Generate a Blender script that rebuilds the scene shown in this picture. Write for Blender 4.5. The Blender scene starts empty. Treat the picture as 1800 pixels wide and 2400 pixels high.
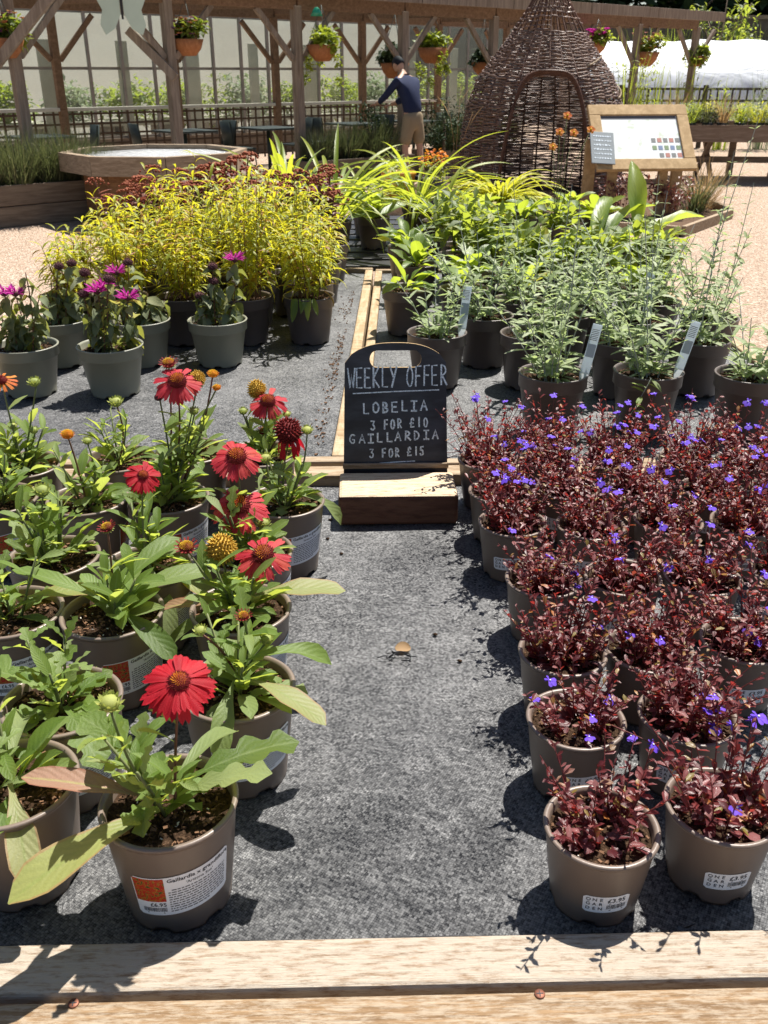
import bpy, bmesh, math, random
from mathutils import Vector, Matrix, noise as mnoise
R = math.radians
ORD = ['first', 'second', 'third', 'fourth', 'fifth', 'sixth', 'seventh']
random.seed(7)

# ------------------------------------------------------------------ camera
scn = bpy.context.scene
COL = scn.collection
PITCH, FPX, EYE = R(25.6), 2150.0, 1.55      # lens of 2150 px on a 1800 x 2400 frame, eye 1.55 m up
cam = bpy.data.cameras.new('camera')
cam.sensor_fit = 'VERTICAL'
cam.sensor_height = 36.0
cam.lens = 36.0 * FPX / 2400.0
cam.clip_start, cam.clip_end = 0.05, 500.0
cam.dof.use_dof = True
cam.dof.focus_distance = 1.6
cam.dof.aperture_fstop = 16.0
camo = bpy.data.objects.new('camera', cam)
camo.location = (0, 0, EYE)
camo.rotation_euler = (math.pi / 2 - PITCH, 0, 0)
COL.objects.link(camo)
scn.camera = camo

# ------------------------------------------------------------------ light
SUN = Vector((-0.28, -0.43, -1.0)).normalized()
elev = math.asin(-SUN.z)
azim = math.atan2(-SUN.x, -SUN.y)
w = bpy.data.worlds.new('World'); scn.world = w; w.use_nodes = True
nt = w.node_tree; nt.nodes.clear()
sky = nt.nodes.new('ShaderNodeTexSky'); sky.sky_type = 'NISHITA'; sky.sun_disc = False
sky.sun_elevation = elev; sky.sun_rotation = azim
bg = nt.nodes.new('ShaderNodeBackground'); bg.inputs[1].default_value = 0.055
wo = nt.nodes.new('ShaderNodeOutputWorld')
nt.links.new(sky.outputs[0], bg.inputs[0]); nt.links.new(bg.outputs[0], wo.inputs[0])
sl = bpy.data.lights.new('sun', 'SUN'); sl.energy = 5.0; sl.angle = R(0.55); sl.color = (1.0, 0.955, 0.88)
so = bpy.data.objects.new('sun', sl); so.rotation_euler = SUN.to_track_quat('-Z', 'Y').to_euler()
so.location = (4, 6, 14); COL.objects.link(so)
vs = scn.view_settings
vs.view_transform = 'Standard'; vs.look = 'None'; vs.gamma = 1.0; vs.exposure = 1.0
vs.use_curve_mapping = False

# ------------------------------------------------------------------ measuring helpers
def ray(px, py):
    c, u = (px - 900) / FPX, (1200 - py) / FPX
    return Vector((c, math.cos(PITCH) + u * math.sin(PITCH), -math.sin(PITCH) + u * math.cos(PITCH)))
def at_z(px, py, z):
    d = ray(px, py); t = (z - EYE) / d.z
    return Vector((0, 0, EYE)) + d * t
def at_y(px, py, y):
    d = ray(px, py); t = y / d.y
    return Vector((0, 0, EYE)) + d * t

# ------------------------------------------------------------------ object helpers
def tag(o, label=None, cat=None, group=None, kind=None):
    if label: o['label'] = label
    if cat: o['category'] = cat
    if group: o['group'] = group
    if kind: o['kind'] = kind
    return o
def thing(name, label, cat, loc=(0, 0, 0), rz=0.0, group=None):
    o = bpy.data.objects.new(name, None); o.empty_display_size = 0.05
    o.location = loc; o.rotation_euler = (0, 0, rz); COL.objects.link(o)
    return tag(o, label, cat, group)
def link(name, me, parent=None, mtx=None, kind=None):
    o = bpy.data.objects.new(name, me); COL.objects.link(o)
    if parent is not None: o.parent = parent
    if mtx is not None: o.matrix_local = mtx
    if kind: o['kind'] = kind
    return o
def TRS(loc, rz=0, pitch=0, roll=0, s=1.0):
    m = Matrix.Translation(loc) @ Matrix.Rotation(rz, 4, 'Z') @ Matrix.Rotation(-pitch, 4, 'Y') @ Matrix.Rotation(roll, 4, 'X')
    return m @ Matrix.Diagonal((s, s, s, 1)) if not isinstance(s, (tuple, list)) else m @ Matrix.Diagonal((s[0], s[1], s[2], 1))

class MB:
    """collects shapes; mesh() turns them into one mesh datablock"""
    def __init__(s): s.v = []; s.f = []; s.m = []; s.uv = []; s.sm = []
    def add(s, vs_, fs, mi=0, uvs=None, smooth=True):
        b = len(s.v); s.v.extend(vs_)
        for f in fs:
            s.f.append(tuple(i + b for i in f)); s.m.append(mi); s.sm.append(smooth)
            s.uv.append([uvs[i] for i in f] if uvs else None)
    def merge(s, o, mtx=None, mi=None):
        b = len(s.v)
        s.v.extend([tuple(mtx @ Vector(p)) for p in o.v] if mtx is not None else o.v)
        s.f.extend([tuple(i + b for i in f) for f in o.f])
        s.m.extend(o.m if mi is None else [mi] * len(o.m)); s.sm.extend(o.sm); s.uv.extend(o.uv)
    def box(s, c, size, rot=None, mi=0, bev=0.0):
        hx, hy, hz = size[0] / 2, size[1] / 2, size[2] / 2
        M = Matrix.Translation(c) @ (rot.to_4x4() if rot is not None else Matrix())
        if bev <= 0:
            p = [(x, y, z) for x in (-hx, hx) for y in (-hy, hy) for z in (-hz, hz)]
            f = [(0, 1, 3, 2), (4, 6, 7, 5), (0, 4, 5, 1), (2, 3, 7, 6), (0, 2, 6, 4), (1, 5, 7, 3)]
            s.add([tuple(M @ Vector(q)) for q in p], f, mi, None, False); return
        bm = bmesh.new(); bmesh.ops.create_cube(bm, size=1.0)
        for q in bm.verts: q.co = Vector((q.co.x * 2 * hx, q.co.y * 2 * hy, q.co.z * 2 * hz))
        bmesh.ops.bevel(bm, geom=bm.edges[:], offset=bev, segments=2, profile=0.5, affect='EDGES')
        bm.verts.index_update()
        s.add([tuple(M @ q.co) for q in bm.verts], [[q.index for q in f.verts] for f in bm.faces], mi, None, False)
        bm.free()
    def bar(s, p, q, wd, ht, mi=0, bev=0.0):
        p, q = Vector(p), Vector(q); d = q - p
        rot = d.to_track_quat('X', 'Z').to_matrix()
        s.box((p + q) / 2, (d.length, wd, ht), rot, mi, bev)
    def tube(s, pts, r0, r1=None, seg=5, mi=0, cap=True):
        pts = [Vector(p) for p in pts]; n = len(pts); r1 = r0 if r1 is None else r1
        vs_, fs = [], []
        ref = Vector((0.3, 0.5, 0.81))
        for i, p in enumerate(pts):
            d = (pts[min(i + 1, n - 1)] - pts[max(i - 1, 0)]).normalized()
            if abs(d.dot(ref)) > 0.93: ref = Vector((0.9, -0.3, 0.2))
            a = d.cross(ref).normalized(); b = d.cross(a)
            r = r0 + (r1 - r0) * i / (n - 1)
            for k in range(seg):
                t = 2 * math.pi * k / seg
                vs_.append(tuple(p + (a * math.cos(t) + b * math.sin(t)) * r))
        for i in range(n - 1):
            for k in range(seg):
                k2 = (k + 1) % seg
                fs.append((i * seg + k, i * seg + k2, (i + 1) * seg + k2, (i + 1) * seg + k))
        if cap:
            fs.append(tuple(range(seg))[::-1]); fs.append(tuple((n - 1) * seg + k for k in range(seg)))
        s.add(vs_, fs, mi)
    def lathe(s, prof, seg=32, mi=0, fn=None):
        vs_, fs = [], []; n = len(prof)
        for i, (r, z) in enumerate(prof):
            for k in range(seg):
                t = 2 * math.pi * k / seg
                rr, zz = (r, z) if fn is None else fn(i, t, r, z)
                vs_.append((rr * math.cos(t), rr * math.sin(t), zz))
        for i in range(n - 1):
            for k in range(seg):
                k2 = (k + 1) % seg
                fs.append((i * seg + k, i * seg + k2, (i + 1) * seg + k2, (i + 1) * seg + k))
        s.add(vs_, fs, mi)
    def blob(s, c, r, mi=0, jit=0.0, sub=1, rng=random):
        bm = bmesh.new(); bmesh.ops.create_icosphere(bm, subdivisions=sub, radius=1.0)
        rx, ry, rz = (r, r, r) if not isinstance(r, (tuple, list)) else r
        bm.verts.index_update()
        s.add([(c[0] + q.co.x * rx * (1 + rng.uniform(-jit, jit)), c[1] + q.co.y * ry * (1 + rng.uniform(-jit, jit)), c[2] + q.co.z * rz * (1 + rng.uniform(-jit, jit))) for q in bm.verts],
              [[q.index for q in f.verts] for f in bm.faces], mi); bm.free()
    def leaf(s, M, L, W, prof, bend=0.5, fold=0.25, n=7, mi=0, twist=0.0, wave=0.0, rng=random):
        """blade along local +X; prof = half-width fraction over t in 0..1; bend = downward turn in rad"""
        x = z = 0.0; vs_, fs, uvs = [], [], []
        ph = rng.uniform(0, 6.28)
        for i in range(n + 1):
            t = i / n; a = -bend * t
            if i:
                x += L / n * math.cos(a); z += L / n * math.sin(a)
            h = W / 2 * prof(t); tw = twist * t
            cz, sz = math.cos(tw), math.sin(tw)
            up = h * fold
            wv = wave * h * math.sin(t * 11 + ph)
            for k, (yy, zz) in enumerate(((-h, up + wv), (0, 0), (h, up - wv))):
                y2, z2 = yy * cz - zz * sz, yy * sz + zz * cz
                vs_.append(tuple(M @ Vector((x - z2 * math.sin(a), y2, z + z2 * math.cos(a)))))
                uvs.append((t, k / 2))
        for i in range(n):
            b = i * 3
            fs += [(b, b + 3, b + 4, b + 1), (b + 1, b + 4, b + 5, b + 2)]
        s.add(vs_, fs, mi, uvs)
    def mesh(s, name, mats):
        me = bpy.data.meshes.new(name)
        me.from_pydata(s.v, [], s.f)
        me.polygons.foreach_set('material_index', s.m)
        me.polygons.foreach_set('use_smooth', s.sm)
        if any(u for u in s.uv):
            lay = me.uv_layers.new(name='UVMap'); flat = []
            for f, u in zip(s.f, s.uv):
                for k in range(len(f)): flat += list(u[k]) if u else (0.0, 0.0)
            lay.data.foreach_set('uv', flat)
        for m in (mats if isinstance(mats, (list, tuple)) else [mats]): me.materials.append(m)
        me.update()
        return me
    def obj(s, name, mats, parent=None, mtx=None, kind=None):
        return link(name, s.mesh(name, mats), parent, mtx, kind)

# ------------------------------------------------------------------ materials
class NT:
    def __init__(s, name):
        s.m = bpy.data.materials.new(name); s.m.use_nodes = True
        s.t = s.m.node_tree; s.t.nodes.clear()
        s.out = s.n('ShaderNodeOutputMaterial')
    def n(s, kind, **kw):
        o = s.t.nodes.new(kind)
        for k, v in kw.items(): setattr(o, k, v)
        return o
    def l(s, a, b): s.t.links.new(a, b)
    def val(s, a, b):
        if hasattr(a, 'links'): s.l(a, b)
        else: b.default_value = a
    def math(s, op, a, b=None, c=None):
        o = s.n('ShaderNodeMath', operation=op)
        for i, q in enumerate((a, b, c)):
            if q is not None: s.val(q, o.inputs[i])
        return o.outputs[0]
    def mix(s, fac, a, b, mode='MIX'):
        o = s.n('ShaderNodeMix', data_type='RGBA', blend_type=mode)
        s.val(fac, o.inputs[0])
        for q, i in ((a, 6), (b, 7)):
            if hasattr(q, 'links'): s.l(q, o.inputs[i])
            else: o.inputs[i].default_value = (*q[:3], 1)
        return o.outputs[2]
    def ramp(s, fac, stops, interp='LINEAR'):
        o = s.n('ShaderNodeValToRGB'); s.l(fac, o.inputs[0]); cr = o.color_ramp; cr.interpolation = interp
        while len(cr.elements) < len(stops): cr.elements.new(0.5)
        for e, (p, c) in zip(cr.elements, stops):
            e.position = p; e.color = (*c, 1) if len(c) == 3 else c
        return o.outputs[0]
    def noise(s, scale, detail=3.0, rough=0.55, vec=None, stretch=None, dist=0.0, out=0):
        if vec is None: vec = s.obj()
        if stretch:
            mp = s.n('ShaderNodeMapping'); mp.inputs['Scale'].default_value = stretch; s.l(vec, mp.inputs[0]); vec = mp.outputs[0]
        o = s.n('ShaderNodeTexNoise'); s.l(vec, o.inputs['Vector'])
        o.inputs['Scale'].default_value = scale; o.inputs['Detail'].default_value = detail
        o.inputs['Roughness'].default_value = rough; o.inputs['Distortion'].default_value = dist
        return o.outputs[out]
    def voro(s, scale, feature='F1', out='Distance', vec=None, rnd=1.0):
        o = s.n('ShaderNodeTexVoronoi', feature=feature); s.l(vec or s.obj(), o.inputs['Vector'])
        o.inputs['Scale'].default_value = scale; o.inputs['Randomness'].default_value = rnd
        return o.outputs[out]
    def obj(s):
        if not hasattr(s, '_tc'): s._tc = s.n('ShaderNodeTexCoord')
        return s._tc.outputs['Object']
    def rnd(s):
        g = s.n('ShaderNodeNewGeometry'); o = s.n('ShaderNodeObjectInfo')
        return s.math('FRACT', s.math('ADD', g.outputs['Random Per Island'], o.outputs['Random']))
    def bump(s, h, strength=0.3, dist=0.01, nrm=None):
        o = s.n('ShaderNodeBump'); s.l(h, o.inputs['Height'])
        o.inputs['Strength'].default_value = strength; o.inputs['Distance'].default_value = dist
        if nrm is not None: s.l(nrm, o.inputs['Normal'])
        return o.outputs[0]
    def bsdf(s, col, rough=0.6, spec=0.5, nrm=None, metal=0.0, coat=0.0, sheen=0.0):
        o = s.n('ShaderNodeBsdfPrincipled')
        if hasattr(col, 'links'): s.l(col, o.inputs['Base Color'])
        else: o.inputs['Base Color'].default_value = (*col[:3], 1)
        s.val(rough, o.inputs['Roughness']); o.inputs['Specular IOR Level'].default_value = spec
        o.inputs['Metallic'].default_value = metal; o.inputs['Coat Weight'].default_value = coat
        if nrm is not None: s.l(nrm, o.inputs['Normal'])
        return o.outputs[0]
    def done(s, sh):
        s.l(sh, s.out.inputs[0]); return s.m

def plain(name, col, rough=0.6, spec=0.5, var=0.15, nscale=8.0, bump=0.0, bscale=60.0, metal=0.0):
    t = NT(name)
    n = t.noise(nscale, 4)
    c = t.mix(n, tuple(x * (1 - var) for x in col), tuple(min(1, x * (1 + var)) for x in col))
    nrm = t.bump(t.noise(bscale, 3), bump, 0.003) if bump else None
    return t.done(t.bsdf(c, rough, spec, nrm, metal))

def leafmat(name, stops, trans, tf=0.42, rough=0.45, spec=0.4, vein=0.35, veincol=(0.35, 0.42, 0.18), blotch=0.25, edge=None):
    """stops: colour over a per-leaf random value; trans: colour of the light that comes through"""
    t = NT(name)
    r = t.rnd()
    c = t.ramp(r, stops)
    nz = t.noise(55.0, 3)
    c = t.mix(t.math('MULTIPLY', nz, blotch), c, (0.02, 0.03, 0.01), 'MIX')
    uv = t.n('ShaderNodeUVMap'); sx = t.n('ShaderNodeSeparateXYZ'); t.l(uv.outputs[0], sx.inputs[0])
    dv = t.math('ABSOLUTE', t.math('SUBTRACT', sx.outputs[1], 0.5))
    mid = t.math('SUBTRACT', 1.0, t.math('MINIMUM', t.math('MULTIPLY', dv, 14.0), 1.0))
    c = t.mix(t.math('MULTIPLY', mid, vein), c, veincol)
    if edge:
        ed = t.math('GREATER_THAN', dv, 0.44)
        c = t.mix(t.math('MULTIPLY', ed, 0.5), c, edge)
    side = t.math('SINE', t.math('ADD', t.math('MULTIPLY', sx.outputs[0], 60.0), t.math('MULTIPLY', dv, -30.0)))
    nrm = t.bump(t.math('ADD', t.math('MULTIPLY', side, 0.3), nz), 0.25, 0.002)
    p = t.bsdf(c, rough, spec, nrm)
    tr = t.n('ShaderNodeBsdfTranslucent')
    tc = t.mix(0.65, c, trans, 'MIX')
    t.l(tc, tr.inputs[0]); t.l(nrm, tr.inputs['Normal'])
    ms = t.n('ShaderNodeMixShader'); ms.inputs[0].default_value = tf
    t.l(p, ms.inputs[1]); t.l(tr.outputs[0], ms.inputs[2])
    return t.done(ms.outputs[0])

def wood(name, dark, light, grain=(1.5, 22, 22), rough=0.75, worn=None, wornamt=0.5, bump=0.35, spec=0.25, wscale=26.0, wr=(0.46, 0.56)):
    t = NT(name)
    oi = t.n('ShaderNodeObjectInfo')
    off = t.n('ShaderNodeVectorMath', operation='ADD'); t.l(t.obj(), off.inputs[0])
    cb = t.n('ShaderNodeCombineXYZ'); k = t.math('MULTIPLY', oi.outputs['Random'], 17.0)
    t.l(k, cb.inputs[0]); t.l(k, cb.inputs[1]); t.l(k, cb.inputs[2]); t.l(cb.outputs[0], off.inputs[1])
    v = off.outputs[0]
    g1 = t.noise(4.0, 6, 0.65, v, grain, 0.6)
    g2 = t.noise(16.0, 4, 0.6, v, grain, 0.2)
    c = t.ramp(g1, [(0.3, dark), (0.5, tuple((a + b) / 2 for a, b in zip(dark, light))), (0.66, light)])
    c = t.mix(t.math('MULTIPLY', g2, 0.45), c, tuple(x * 0.35 for x in dark))
    if worn:
        wz = t.noise(wscale, 7, 0.75, v, (0.35, 1.8, 1.8))
        c = t.mix(t.math('MULTIPLY', t.ramp(wz, [(wr[0], (0, 0, 0)), (wr[1], (1, 1, 1))]), wornamt), c, worn)
    nrm = t.bump(t.math('ADD', g1, t.math('MULTIPLY', g2, 0.7)), bump, 0.004)
    return t.done(t.bsdf(c, rough, spec, nrm))

M = {}
M['pot'] = plain('taupe_plastic', (0.165, 0.125, 0.100), 0.38, 0.5, 0.10, 14, 0.05, 200)
M['pot_big'] = plain('brown_plastic', (0.105, 0.082, 0.074), 0.42, 0.5, 0.12, 14, 0.05, 200)
M['pot_grey'] = plain('grey_green_plastic', (0.225, 0.225, 0.172), 0.42, 0.5, 0.10, 14, 0.05, 200)
M['black_plastic'] = plain('black_plastic', (0.015, 0.015, 0.017), 0.45, 0.5, 0.1)
t = NT('potting_soil')
c = t.ramp(t.noise(190, 5, 0.7), [(0.32, (0.008, 0.005, 0.003)), (0.55, (0.045, 0.026, 0.015)), (0.75, (0.13, 0.08, 0.05))])
M['soil'] = t.done(t.bsdf(c, 0.95, 0.1, t.bump(t.noise(260, 4), 0.9, 0.004)))
M['chip'] = plain('bark_chip', (0.17, 0.095, 0.055), 0.9, 0.1, 0.5, 90)
M['perlite'] = plain('perlite', (0.6, 0.58, 0.52), 0.9, 0.1, 0.1)
M['paper'] = plain('label_paper', (0.80, 0.82, 0.86), 0.5, 0.4, 0.02)
M['ink'] = plain('black_ink', (0.02, 0.02, 0.025), 0.6, 0.3, 0.0)
M['ink_grey'] = plain('grey_ink', (0.10, 0.10, 0.11), 0.6, 0.3, 0.0)
t = NT('label_photo')
vd = t.voro(300.0); c = t.ramp(vd, [(0.0, (0.62, 0.30, 0.03)), (0.2, (0.50, 0.03, 0.02)), (0.5, (0.40, 0.015, 0.01)), (0.62, (0.50, 0.22, 0.03)), (0.78, (0.03, 0.08, 0.02))])
M['photo'] = t.done(t.bsdf(c, 0.4, 0.4))

# woven black ground-cover fabric
t = NT('woven_black_fabric')
o = t.obj()
mp = t.n('ShaderNodeMapping'); t.l(o, mp.inputs[0]); mp.inputs['Rotation'].default_value = (0, 0, 0.5)
v1 = t.voro(300.0, vec=mp.outputs[0], rnd=0.15)
v2 = t.voro(300.0, out='Color', vec=mp.outputs[0], rnd=0.15); vsp = t.n('ShaderNodeSeparateXYZ'); t.l(v2, vsp.inputs[0])
wr = t.noise(17.0, 7, 0.72, None, (1.0, 1.5, 1), 2.2)
cr = t.noise(330.0, 3, 0.7, None, None, 0.8)
dust = t.noise(4.0, 6, 0.72)
c = t.mix(t.ramp(dust, [(0.38, (0, 0, 0)), (0.75, (1, 1, 1))]), (0.011, 0.012, 0.015), (0.060, 0.060, 0.062))
h = t.math('ADD', t.math('MULTIPLY', v1, -0.6), cr)
nrm = t.bump(wr, 0.6, 0.012)
nrm = t.bump(h, 0.7, 0.0012, nrm)
# warp and weft tapes differ in gloss from stitch to stitch
gloss = t.math('ADD', t.math('MULTIPLY', vsp.outputs[0], 0.45), t.math('MULTIPLY', t.math('SUBTRACT', 0.62, v1), 0.5))
gloss = t.math('ADD', gloss, t.math('MULTIPLY', t.math('SUBTRACT', cr, 0.5), 0.6))
gloss = t.math('MULTIPLY', gloss, t.math('ADD', 0.15, t.math('MULTIPLY', t.math('ADD', wr, dust), 0.95)))
rg = t.math('ADD', 0.46, t.math('MULTIPLY', dust, 0.16))
fb = t.n('ShaderNodeBsdfPrincipled'); t.l(c, fb.inputs['Base Color']); t.l(rg, fb.inputs['Roughness']); t.l(nrm, fb.inputs['Normal'])
fb.inputs['IOR'].default_value = 2.2
gl_ = t.n('ShaderNodeClamp'); t.l(gloss, gl_.inputs[0]); t.l(gl_.outputs[0], fb.inputs['Specular IOR Level'])
M['fabric'] = t.done(fb.outputs[0])
M['fabric_dark'] = plain('folded_black_plastic', (0.012, 0.013, 0.016), 0.35, 0.6, 0.2, 20, 0.4, 80)

M['plank'] = wood('weathered_plank', (0.15, 0.085, 0.042), (0.34, 0.22, 0.125), (2.0, 70, 70), 0.7, (0.43, 0.37, 0.30), 0.9, 0.6, 0.25, 110.0, (0.33, 0.52))
M['plank_new'] = wood('tan_plank', (0.15, 0.085, 0.04), (0.40, 0.26, 0.14), (1.5, 45, 45), 0.7, (0.40, 0.33, 0.245), 0.75, 0.6, 0.25, 90.0, (0.44, 0.58))
M['batten'] = wood('pale_batten', (0.28, 0.18, 0.09), (0.50, 0.37, 0.22), (14, 1.2, 14), 0.75, (0.52, 0.43, 0.31), 0.4)
M['batten_x'] = wood('pale_crossbar', (0.20, 0.13, 0.07), (0.42, 0.31, 0.20), (1.2, 14, 14), 0.75, (0.48, 0.40, 0.30), 0.4)
M['block'] = wood('worn_block', (0.20, 0.085, 0.045), (0.36, 0.19, 0.10), (3, 12, 12), 0.7, (0.56, 0.45, 0.31), 0.95, 0.5, 0.25, 70.0, (0.30, 0.52))
M['block_side'] = wood('stained_shaded_block_side', (0.085, 0.035, 0.022), (0.17, 0.075, 0.045), (3, 12, 12), 0.6, (0.24, 0.12, 0.07), 0.3)  # reddish stain, with the shade on the block's front darkened into the colour
M['sleeper'] = wood('planter_timber', (0.14, 0.10, 0.072), (0.30, 0.23, 0.165), (0.6, 8, 8), 0.85)
M['pergola'] = wood('grey_pergola_timber', (0.19, 0.14, 0.105), (0.40, 0.32, 0.25), (6, 6, 0.5), 0.85)
M['pergola_x'] = wood('brown_pergola_beam', (0.16, 0.09, 0.05), (0.33, 0.205, 0.125), (0.5, 8, 8), 0.85)
M['sign_wood'] = wood('honey_timber', (0.40, 0.26, 0.12), (0.64, 0.45, 0.24), (3, 3, 3), 0.75)
M['chalkboard'] = None
t = NT('chalkboard_slate')
sm = t.noise(7.0, 5, 0.6, None, (1, 1, 3))
c = t.mix(t.ramp(sm, [(0.42, (0, 0, 0)), (0.75, (1, 1, 1))]), (0.012, 0.014, 0.022), (0.055, 0.062, 0.085))
M['chalkboard'] = t.done(t.bsdf(c, 0.42, 0.45))
t = NT('chalk')
n = t.noise(420.0, 2)
c = t.mix(t.ramp(n, [(0.38, (0, 0, 0)), (0.52, (1, 1, 1))]), (0.30, 0.36, 0.42), (0.80, 0.88, 0.93))
M['chalk'] = t.done(t.bsdf(c, 0.9, 0.1))
M['screw'] = plain('rusty_screw', (0.16, 0.06, 0.035), 0.55, 0.5, 0.3, 300, 0.0, 60, 0.6)
t = NT('gravel')
vg = t.voro(62.0, out='Color'); sp = t.n('ShaderNodeSeparateXYZ'); t.l(vg, sp.inputs[0])
c = t.ramp(sp.outputs[0], [(0.0, (0.25, 0.165, 0.115)), (0.45, (0.41, 0.30, 0.22)), (0.8, (0.52, 0.40, 0.305)), (1.0, (0.66, 0.55, 0.45))])
c = t.mix(t.math('MULTIPLY', t.noise(0.7, 4), 0.35), c, (0.36, 0.27, 0.20))
M['gravel'] = t.done(t.bsdf(c, 0.9, 0.15, t.bump(t.voro(62.0), 0.9, 0.02)))
M['mulch'] = plain('bark_mulch', (0.11, 0.07, 0.045), 0.95, 0.1, 0.6, 22, 1.0, 40)

# plants
G = lambda *s: list(s)
M['gail'] = leafmat('gaillardia_leaf', G((0.0, (0.095, 0.165, 0.035)), (0.35, (0.145, 0.235, 0.050)), (0.7, (0.20, 0.30, 0.075)), (1.0, (0.30, 0.37, 0.16))), (0.66, 0.73, 0.09), 0.54, 0.5, 0.35, 0.45, (0.30, 0.38, 0.17), 0.22)
M['gail_old'] = leafmat('gaillardia_old_leaf', G((0.0, (0.36, 0.22, 0.13)), (0.5, (0.42, 0.22, 0.17)), (1.0, (0.40, 0.27, 0.15))), (0.55, 0.42, 0.06), 0.4, 0.5, 0.35, 0.6, (0.40, 0.42, 0.13), 0.3, (0.28, 0.08, 0.06))
M['gail_pale'] = leafmat('gaillardia_pale_leaf', G((0.0, (0.27, 0.30, 0.085)), (0.6, (0.33, 0.36, 0.12)), (1.0, (0.36, 0.37, 0.17))), (0.66, 0.66, 0.10), 0.45, 0.5, 0.35, 0.5, (0.22, 0.30, 0.08), 0.3, (0.36, 0.13, 0.09))
M['stem'] = leafmat('green_stem', G((0.0, (0.14, 0.17, 0.065)), (1.0, (0.20, 0.22, 0.095))), (0.3, 0.4, 0.05), 0.15, 0.6, 0.3, 0, (0, 0, 0), 0.1)
M['stem_red'] = leafmat('reddish_stem', G((0.0, (0.15, 0.055, 0.045)), (1.0, (0.21, 0.12, 0.06))), (0.3, 0.1, 0.05), 0.15, 0.6, 0.3, 0, (0, 0, 0), 0.1)
M['petal'] = leafmat('red_petal', G((0.0, (0.40, 0.006, 0.018)), (0.6, (0.50, 0.010, 0.026)), (1.0, (0.55, 0.020, 0.032))), (0.72, 0.014, 0.035), 0.42, 0.55, 0.3, 0.0, (0, 0, 0), 0.12)
M['petal_pink'] = leafmat('coral_petal', G((0.0, (0.52, 0.025, 0.045)), (0.6, (0.60, 0.048, 0.070)), (1.0, (0.62, 0.090, 0.06))), (0.8, 0.07, 0.08), 0.42, 0.55, 0.3, 0.0, (0, 0, 0), 0.10)
M['petal_orange'] = leafmat('orange_petal', G((0.0, (0.62, 0.10, 0.015)), (1.0, (0.75, 0.34, 0.02))), (0.95, 0.35, 0.03), 0.4, 0.55, 0.3, 0.0, (0, 0, 0), 0.1)
M['disc_dark'] = leafmat('maroon_floret', G((0.0, (0.14, 0.008, 0.012)), (1.0, (0.26, 0.018, 0.014))), (0.4, 0.02, 0.02), 0.15, 0.7, 0.3, 0, (0, 0, 0), 0.1)
M['disc_orange'] = leafmat('orange_floret', G((0.0, (0.66, 0.17, 0.01)), (1.0, (0.85, 0.36, 0.02))), (0.8, 0.3, 0.02), 0.2, 0.7, 0.3, 0, (0, 0, 0), 0.1)
M['disc_yellow'] = leafmat('yellow_floret', G((0.0, (0.70, 0.42, 0.015)), (1.0, (0.80, 0.56, 0.03))), (0.9, 0.6, 0.03), 0.2, 0.7, 0.3, 0, (0, 0, 0), 0.1)
M['ball'] = leafmat('ochre_floret', G((0.0, (0.50, 0.28, 0.03)), (1.0, (0.68, 0.44, 0.06))), (0.6, 0.35, 0.03), 0.2, 0.7, 0.3, 0, (0, 0, 0), 0.1)
M['bud'] = leafmat('bud_green', G((0.0, (0.26, 0.32, 0.085)), (1.0, (0.42, 0.44, 0.12))), (0.5, 0.55, 0.08), 0.25, 0.6, 0.3, 0, (0, 0, 0), 0.1)
M['lob'] = leafmat('lobelia_leaf', G((0.0, (0.062, 0.010, 0.014)), (0.40, (0.115, 0.018, 0.022)), (0.66, (0.20, 0.045, 0.045)), (0.86, (0.31, 0.13, 0.125)), (0.93, (0.20, 0.17, 0.035)), (1.0, (0.42, 0.15, 0.04))), (0.62, 0.050, 0.035), 0.34, 0.36, 0.55, 0.3, (0.18, 0.03, 0.03), 0.15)
M['lob_stem'] = plain('lobelia_stem', (0.13, 0.022, 0.02), 0.5, 0.4, 0.3, 60)
M['violet'] = leafmat('violet_petal', G((0.0, (0.135, 0.055, 0.62)), (1.0, (0.21, 0.10, 0.74))), (0.32, 0.14, 0.9), 0.35, 0.6, 0.25, 0.0, (0, 0, 0), 0.05)
M['white_eye'] = plain('white_eye', (0.75, 0.75, 0.8), 0.7, 0.3, 0.0)
M['sage'] = leafmat('grey_green_leaf', G((0.0, (0.19, 0.25, 0.11)), (0.5, (0.29, 0.36, 0.18)), (1.0, (0.48, 0.52, 0.36))), (0.62, 0.76, 0.28), 0.42, 0.6, 0.3, 0.2, (0.4, 0.45, 0.3), 0.1)
M['sage_stem'] = plain('silver_stem', (0.33, 0.35, 0.31), 0.7, 0.3, 0.15, 60)
M['yel'] = leafmat('golden_leaf', G((0.0, (0.20, 0.27, 0.03)), (0.5, (0.31, 0.36, 0.04)), (0.84, (0.50, 0.44, 0.05)), (0.91, (0.36, 0.16, 0.03)), (1.0, (0.26, 0.07, 0.035))), (0.92, 0.84, 0.03), 0.5, 0.42, 0.45, 0.15, (0.4, 0.4, 0.12), 0.12)
M['mon'] = leafmat('dusty_leaf', G((0.0, (0.11, 0.14, 0.07)), (0.5, (0.19, 0.225, 0.12)), (0.82, (0.29, 0.31, 0.20)), (1.0, (0.44, 0.40, 0.05))), (0.45, 0.48, 0.06), 0.36, 0.65, 0.25, 0.3, (0.2, 0.24, 0.14), 0.3)
M['magenta'] = leafmat('magenta_petal', G((0.0, (0.46, 0.015, 0.26)), (1.0, (0.60, 0.05, 0.42))), (0.8, 0.06, 0.5), 0.35, 0.6, 0.25, 0.0, (0, 0, 0), 0.1)
M['seedhead'] = plain('seedhead_brown', (0.115, 0.045, 0.05), 0.8, 0.2, 0.4, 120, 0.8, 200)
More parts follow.
